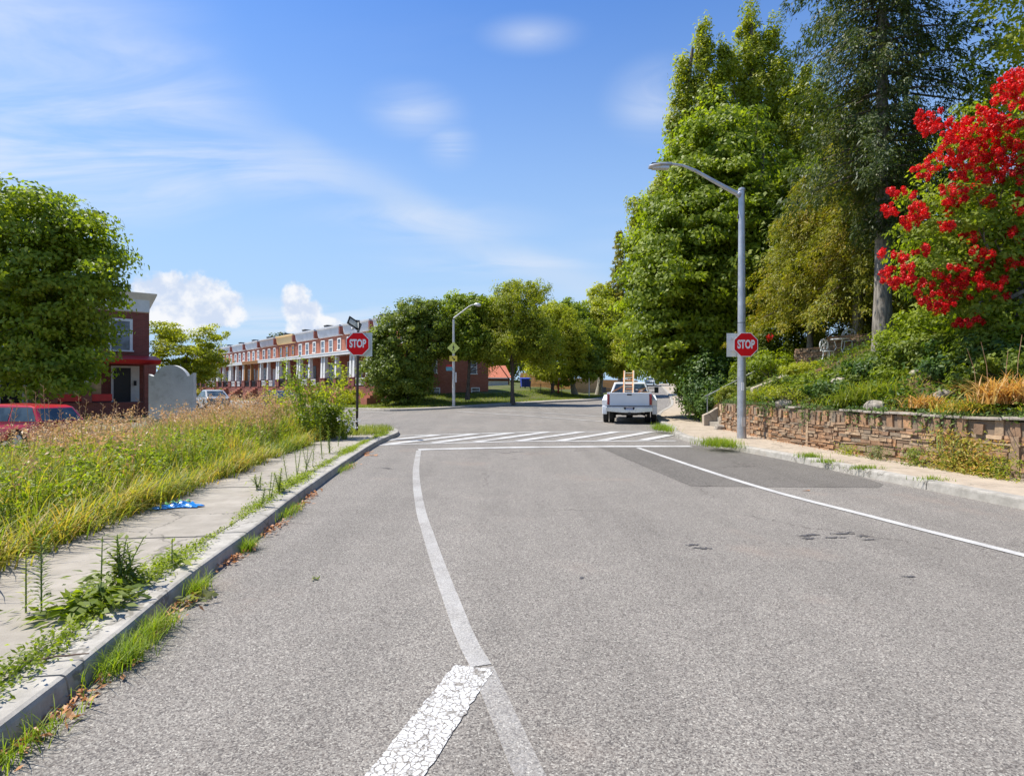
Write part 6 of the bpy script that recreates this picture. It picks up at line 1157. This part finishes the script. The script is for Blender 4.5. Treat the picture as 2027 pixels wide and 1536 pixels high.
    for _ in range(500): yy = 8 + 13 * rg.random(); P.append((wx(yy) - .08 - abs(rg.normal()) * .12, yy, .145 + rg.random() * .02))
    C = np.array(P); nn = rg.normal(size=C.shape) * .4; nn[:, 2] += 1; tag(quads('leaf_litter', leafquads(C, unit(nn), .045, .022, rg), 'dry_leaf'), 'brown leaves and dirt along the foot of the stone wall', 'leaves', kind='stuff')
    for i, (k, d0, r, h, m, lab) in enumerate([(.5, 3.6, 1.1, 1.5, 'leaf_light', 'yellow green bush in the front yard of the end brick row house'), (1.6, 3.4, 1.0, 1.2, 'leaf_mid', 'rounded bush left of the stop sign post before the brick row'), (2.7, 3.3, 1.2, 1.3, 'leaf_light', 'pale bush in front of the third brick row house'), (3.8, 3.4, 1.0, 1.1, 'leaf_mid', 'green bush in front of the fourth brick row house'), (7.4, 3.3, 1.3, 1.4, 'leaf_mid', 'green bush by the porches of the farther row houses'), (9.2, 3.3, 1.4, 1.6, 'leaf_light', 'pale green bush at the far end of the brick row')]):
        p = np.array([-8.4, 48.3]) + CD * 6.38 * k - np.array([.758, .652]) * d0; shrub(lab, p[0], p[1], float(lawn_z(*p)) - .1, r, r * .8, h, m, .16, .09, int(1600 * r), 400 + i, name='front_bush')
    n = 5200; y = 7.5 + 13.3 * rg.random(n); dn = np.sin(y * 3.1) + .8 * np.sin(y * 7.3 + 1); k = rg.random(n) < np.clip(.35 + .5 * dn, .04, 1); y = y[k]; o_ = rg.random(len(y)); x = wx(y) + .12 - .24 * o_
    C = np.c_[x, y, 1.12 + .08 * rg.random(len(y)) - .42 * o_ ** 2.2 * rg.random(len(y)) * (1 + .5 * dn[k]).clip(.2, 1.6)]; nn = rg.normal(size=C.shape) * .5; nn[:, 0] -= .7; nn[:, 2] += .5
    tag(quads('trailing_plants', leafquads(C, unit(nn), .075, .035, rg), 'leaf_ivy'), 'patchy trailing leaves spilling over the top of the stone wall', 'plants', kind='stuff')
    # white garden furniture
    def chair(lab, px, d, rz, m='iron_white', s=1):
        x = (px - 1013.5) / F * d; z = float(hz_(x, d)) + .0; t = thing('garden_chair', lab, 'chair', (x, d, z), rz); t.scale = (.86, .86, .86); ring = B()
        obj('seat', B().tube([(0, 0, .42), (0, 0, .45)], .23, 18), m, t)
        for a in range(4): q = .785 + a * 1.57; obj('leg', B().tube([(math.cos(q) * .18, math.sin(q) * .18, .42), (math.cos(q) * .2, math.sin(q) * .2, .2), (math.cos(q) * .27, math.sin(q) * .27, 0)], .02, 6), m, t)
        b = B(); cz = .70; R = .25; P = [(math.cos(a) * R, .2, cz + math.sin(a) * R * .95) for a in np.linspace(0, 6.283, 19)]; b.tube(P, .026, 6)
        for k in range(5): a = k * 1.2566 + 1.57; c = (math.cos(a) * .13, .2, cz + math.sin(a) * .12); b.tube([(c[0] + math.cos(q) * .085, .2, c[2] + math.sin(q) * .085) for q in np.linspace(0, 6.283, 11)], .018, 5)
        b.tube([(-.2, .2, .45), (-.17, .2, .56)], .02, 5); b.tube([(.2, .2, .45), (.17, .2, .56)], .02, 5); obj('backrest', b, m, t, smooth=True)
    chair('white cast iron chair with a round lacy back, left of the garden table', 1640, 20.4, math.radians(25)); chair('grey garden chair with a round back, right of the garden table', 1680, 20.3, math.radians(-35), 'trim_grey')
    x = (1662 - 1013.5) / F * 20.4; z = float(hz_(x, 20.4)); t = thing('garden_table', 'small white garden table between the two round backed chairs', 'table', (x, 20.4, z)); t.scale = (.86, .86, .86); obj('tabletop', B().tube([(0, 0, .66), (0, 0, .70)], .34, 24), 'iron_white', t)
    for a in range(3): q = a * 2.094 + .5; obj('leg', B().tube([(math.cos(q) * .2, math.sin(q) * .2, .66), (math.cos(q) * .12, math.sin(q) * .12, .35), (math.cos(q) * .3, math.sin(q) * .3, 0)], .018, 6), 'iron_white', t)
    # blue object on the terrace
    x, y = (1815 - 1013.5) / F * 20, 20; t = thing('blue_drum', 'blue plastic drum in the shade under the red tree', 'drum', (x, y, zat(628, 20) - .3)); b = B().tube([(0, 0, 0), (0, 0, .28), (0, 0, .30), (0, 0, .32), (0, 0, .6), (0, 0, .62), (0, 0, .64), (0, 0, .88)], [.27, .29, .31, .29, .29, .31, .29, .27], 18); obj('body', b, 'blue_tarp', t, smooth=True); obj('lid', B().tube([(0, 0, .885), (0, 0, .92)], .285, 18), 'black', t)
build_hill()
def bag():
    rg = np.random.default_rng(3); x, y = gp(352, 1003, .14); n = 26; m = 12; b = B()
    for j in range(m):
        for i in range(n):
            u, v = i / (n - 1) - .5, j / (m - 1) - .5; X = u * .56 + .03 * math.sin(9 * v) + v * .05; Y = v * .20 + .03 * math.sin(7 * u + 1); Z = .02 + .035 * abs(math.sin(17 * u + 5 * v)) * abs(math.cos(11 * v + 3 * u)) + .022 * rg.random() + .03 * max(0, .25 - abs(u)) + .06 * max(0, .4 - abs(u - .2) * 2 - abs(v)) ; b.v.append((X * (1 - .25 * abs(v)), Y * (1 - .4 * abs(u)), Z * (1.2 - 1.8 * max(abs(u), abs(v)))))
    b.f = [(j * n + i, j * n + i + 1, (j + 1) * n + i + 1, (j + 1) * n + i) for j in range(m - 1) for i in range(n - 1)]
    t = thing('plastic_bag', 'crumpled blue plastic bag lying on the left pavement by the grass', 'bag', (x, y, .13), .25); o = obj('bag_film', b, 'bag_blue', t, smooth=True); q = o.modifiers.new('t', 'SOLIDIFY'); q.thickness = .003
    g = B(); k = 14
    for i in range(k):
        u = i / (k - 1) - .5; z = .055 + .02 * math.sin(u * 20); g.v += [(u * .26 - .01, .015 + u * .08, z), (u * .26 - .01, .06 + u * .05, z + .012)]
    g.f = [(2 * i, 2 * i + 1, 2 * i + 3, 2 * i + 2) for i in range(k - 1)]; o = obj('green_print', g, 'bag_green', t, smooth=True); q = o.modifiers.new('t', 'SOLIDIFY'); q.thickness = .004
bag()
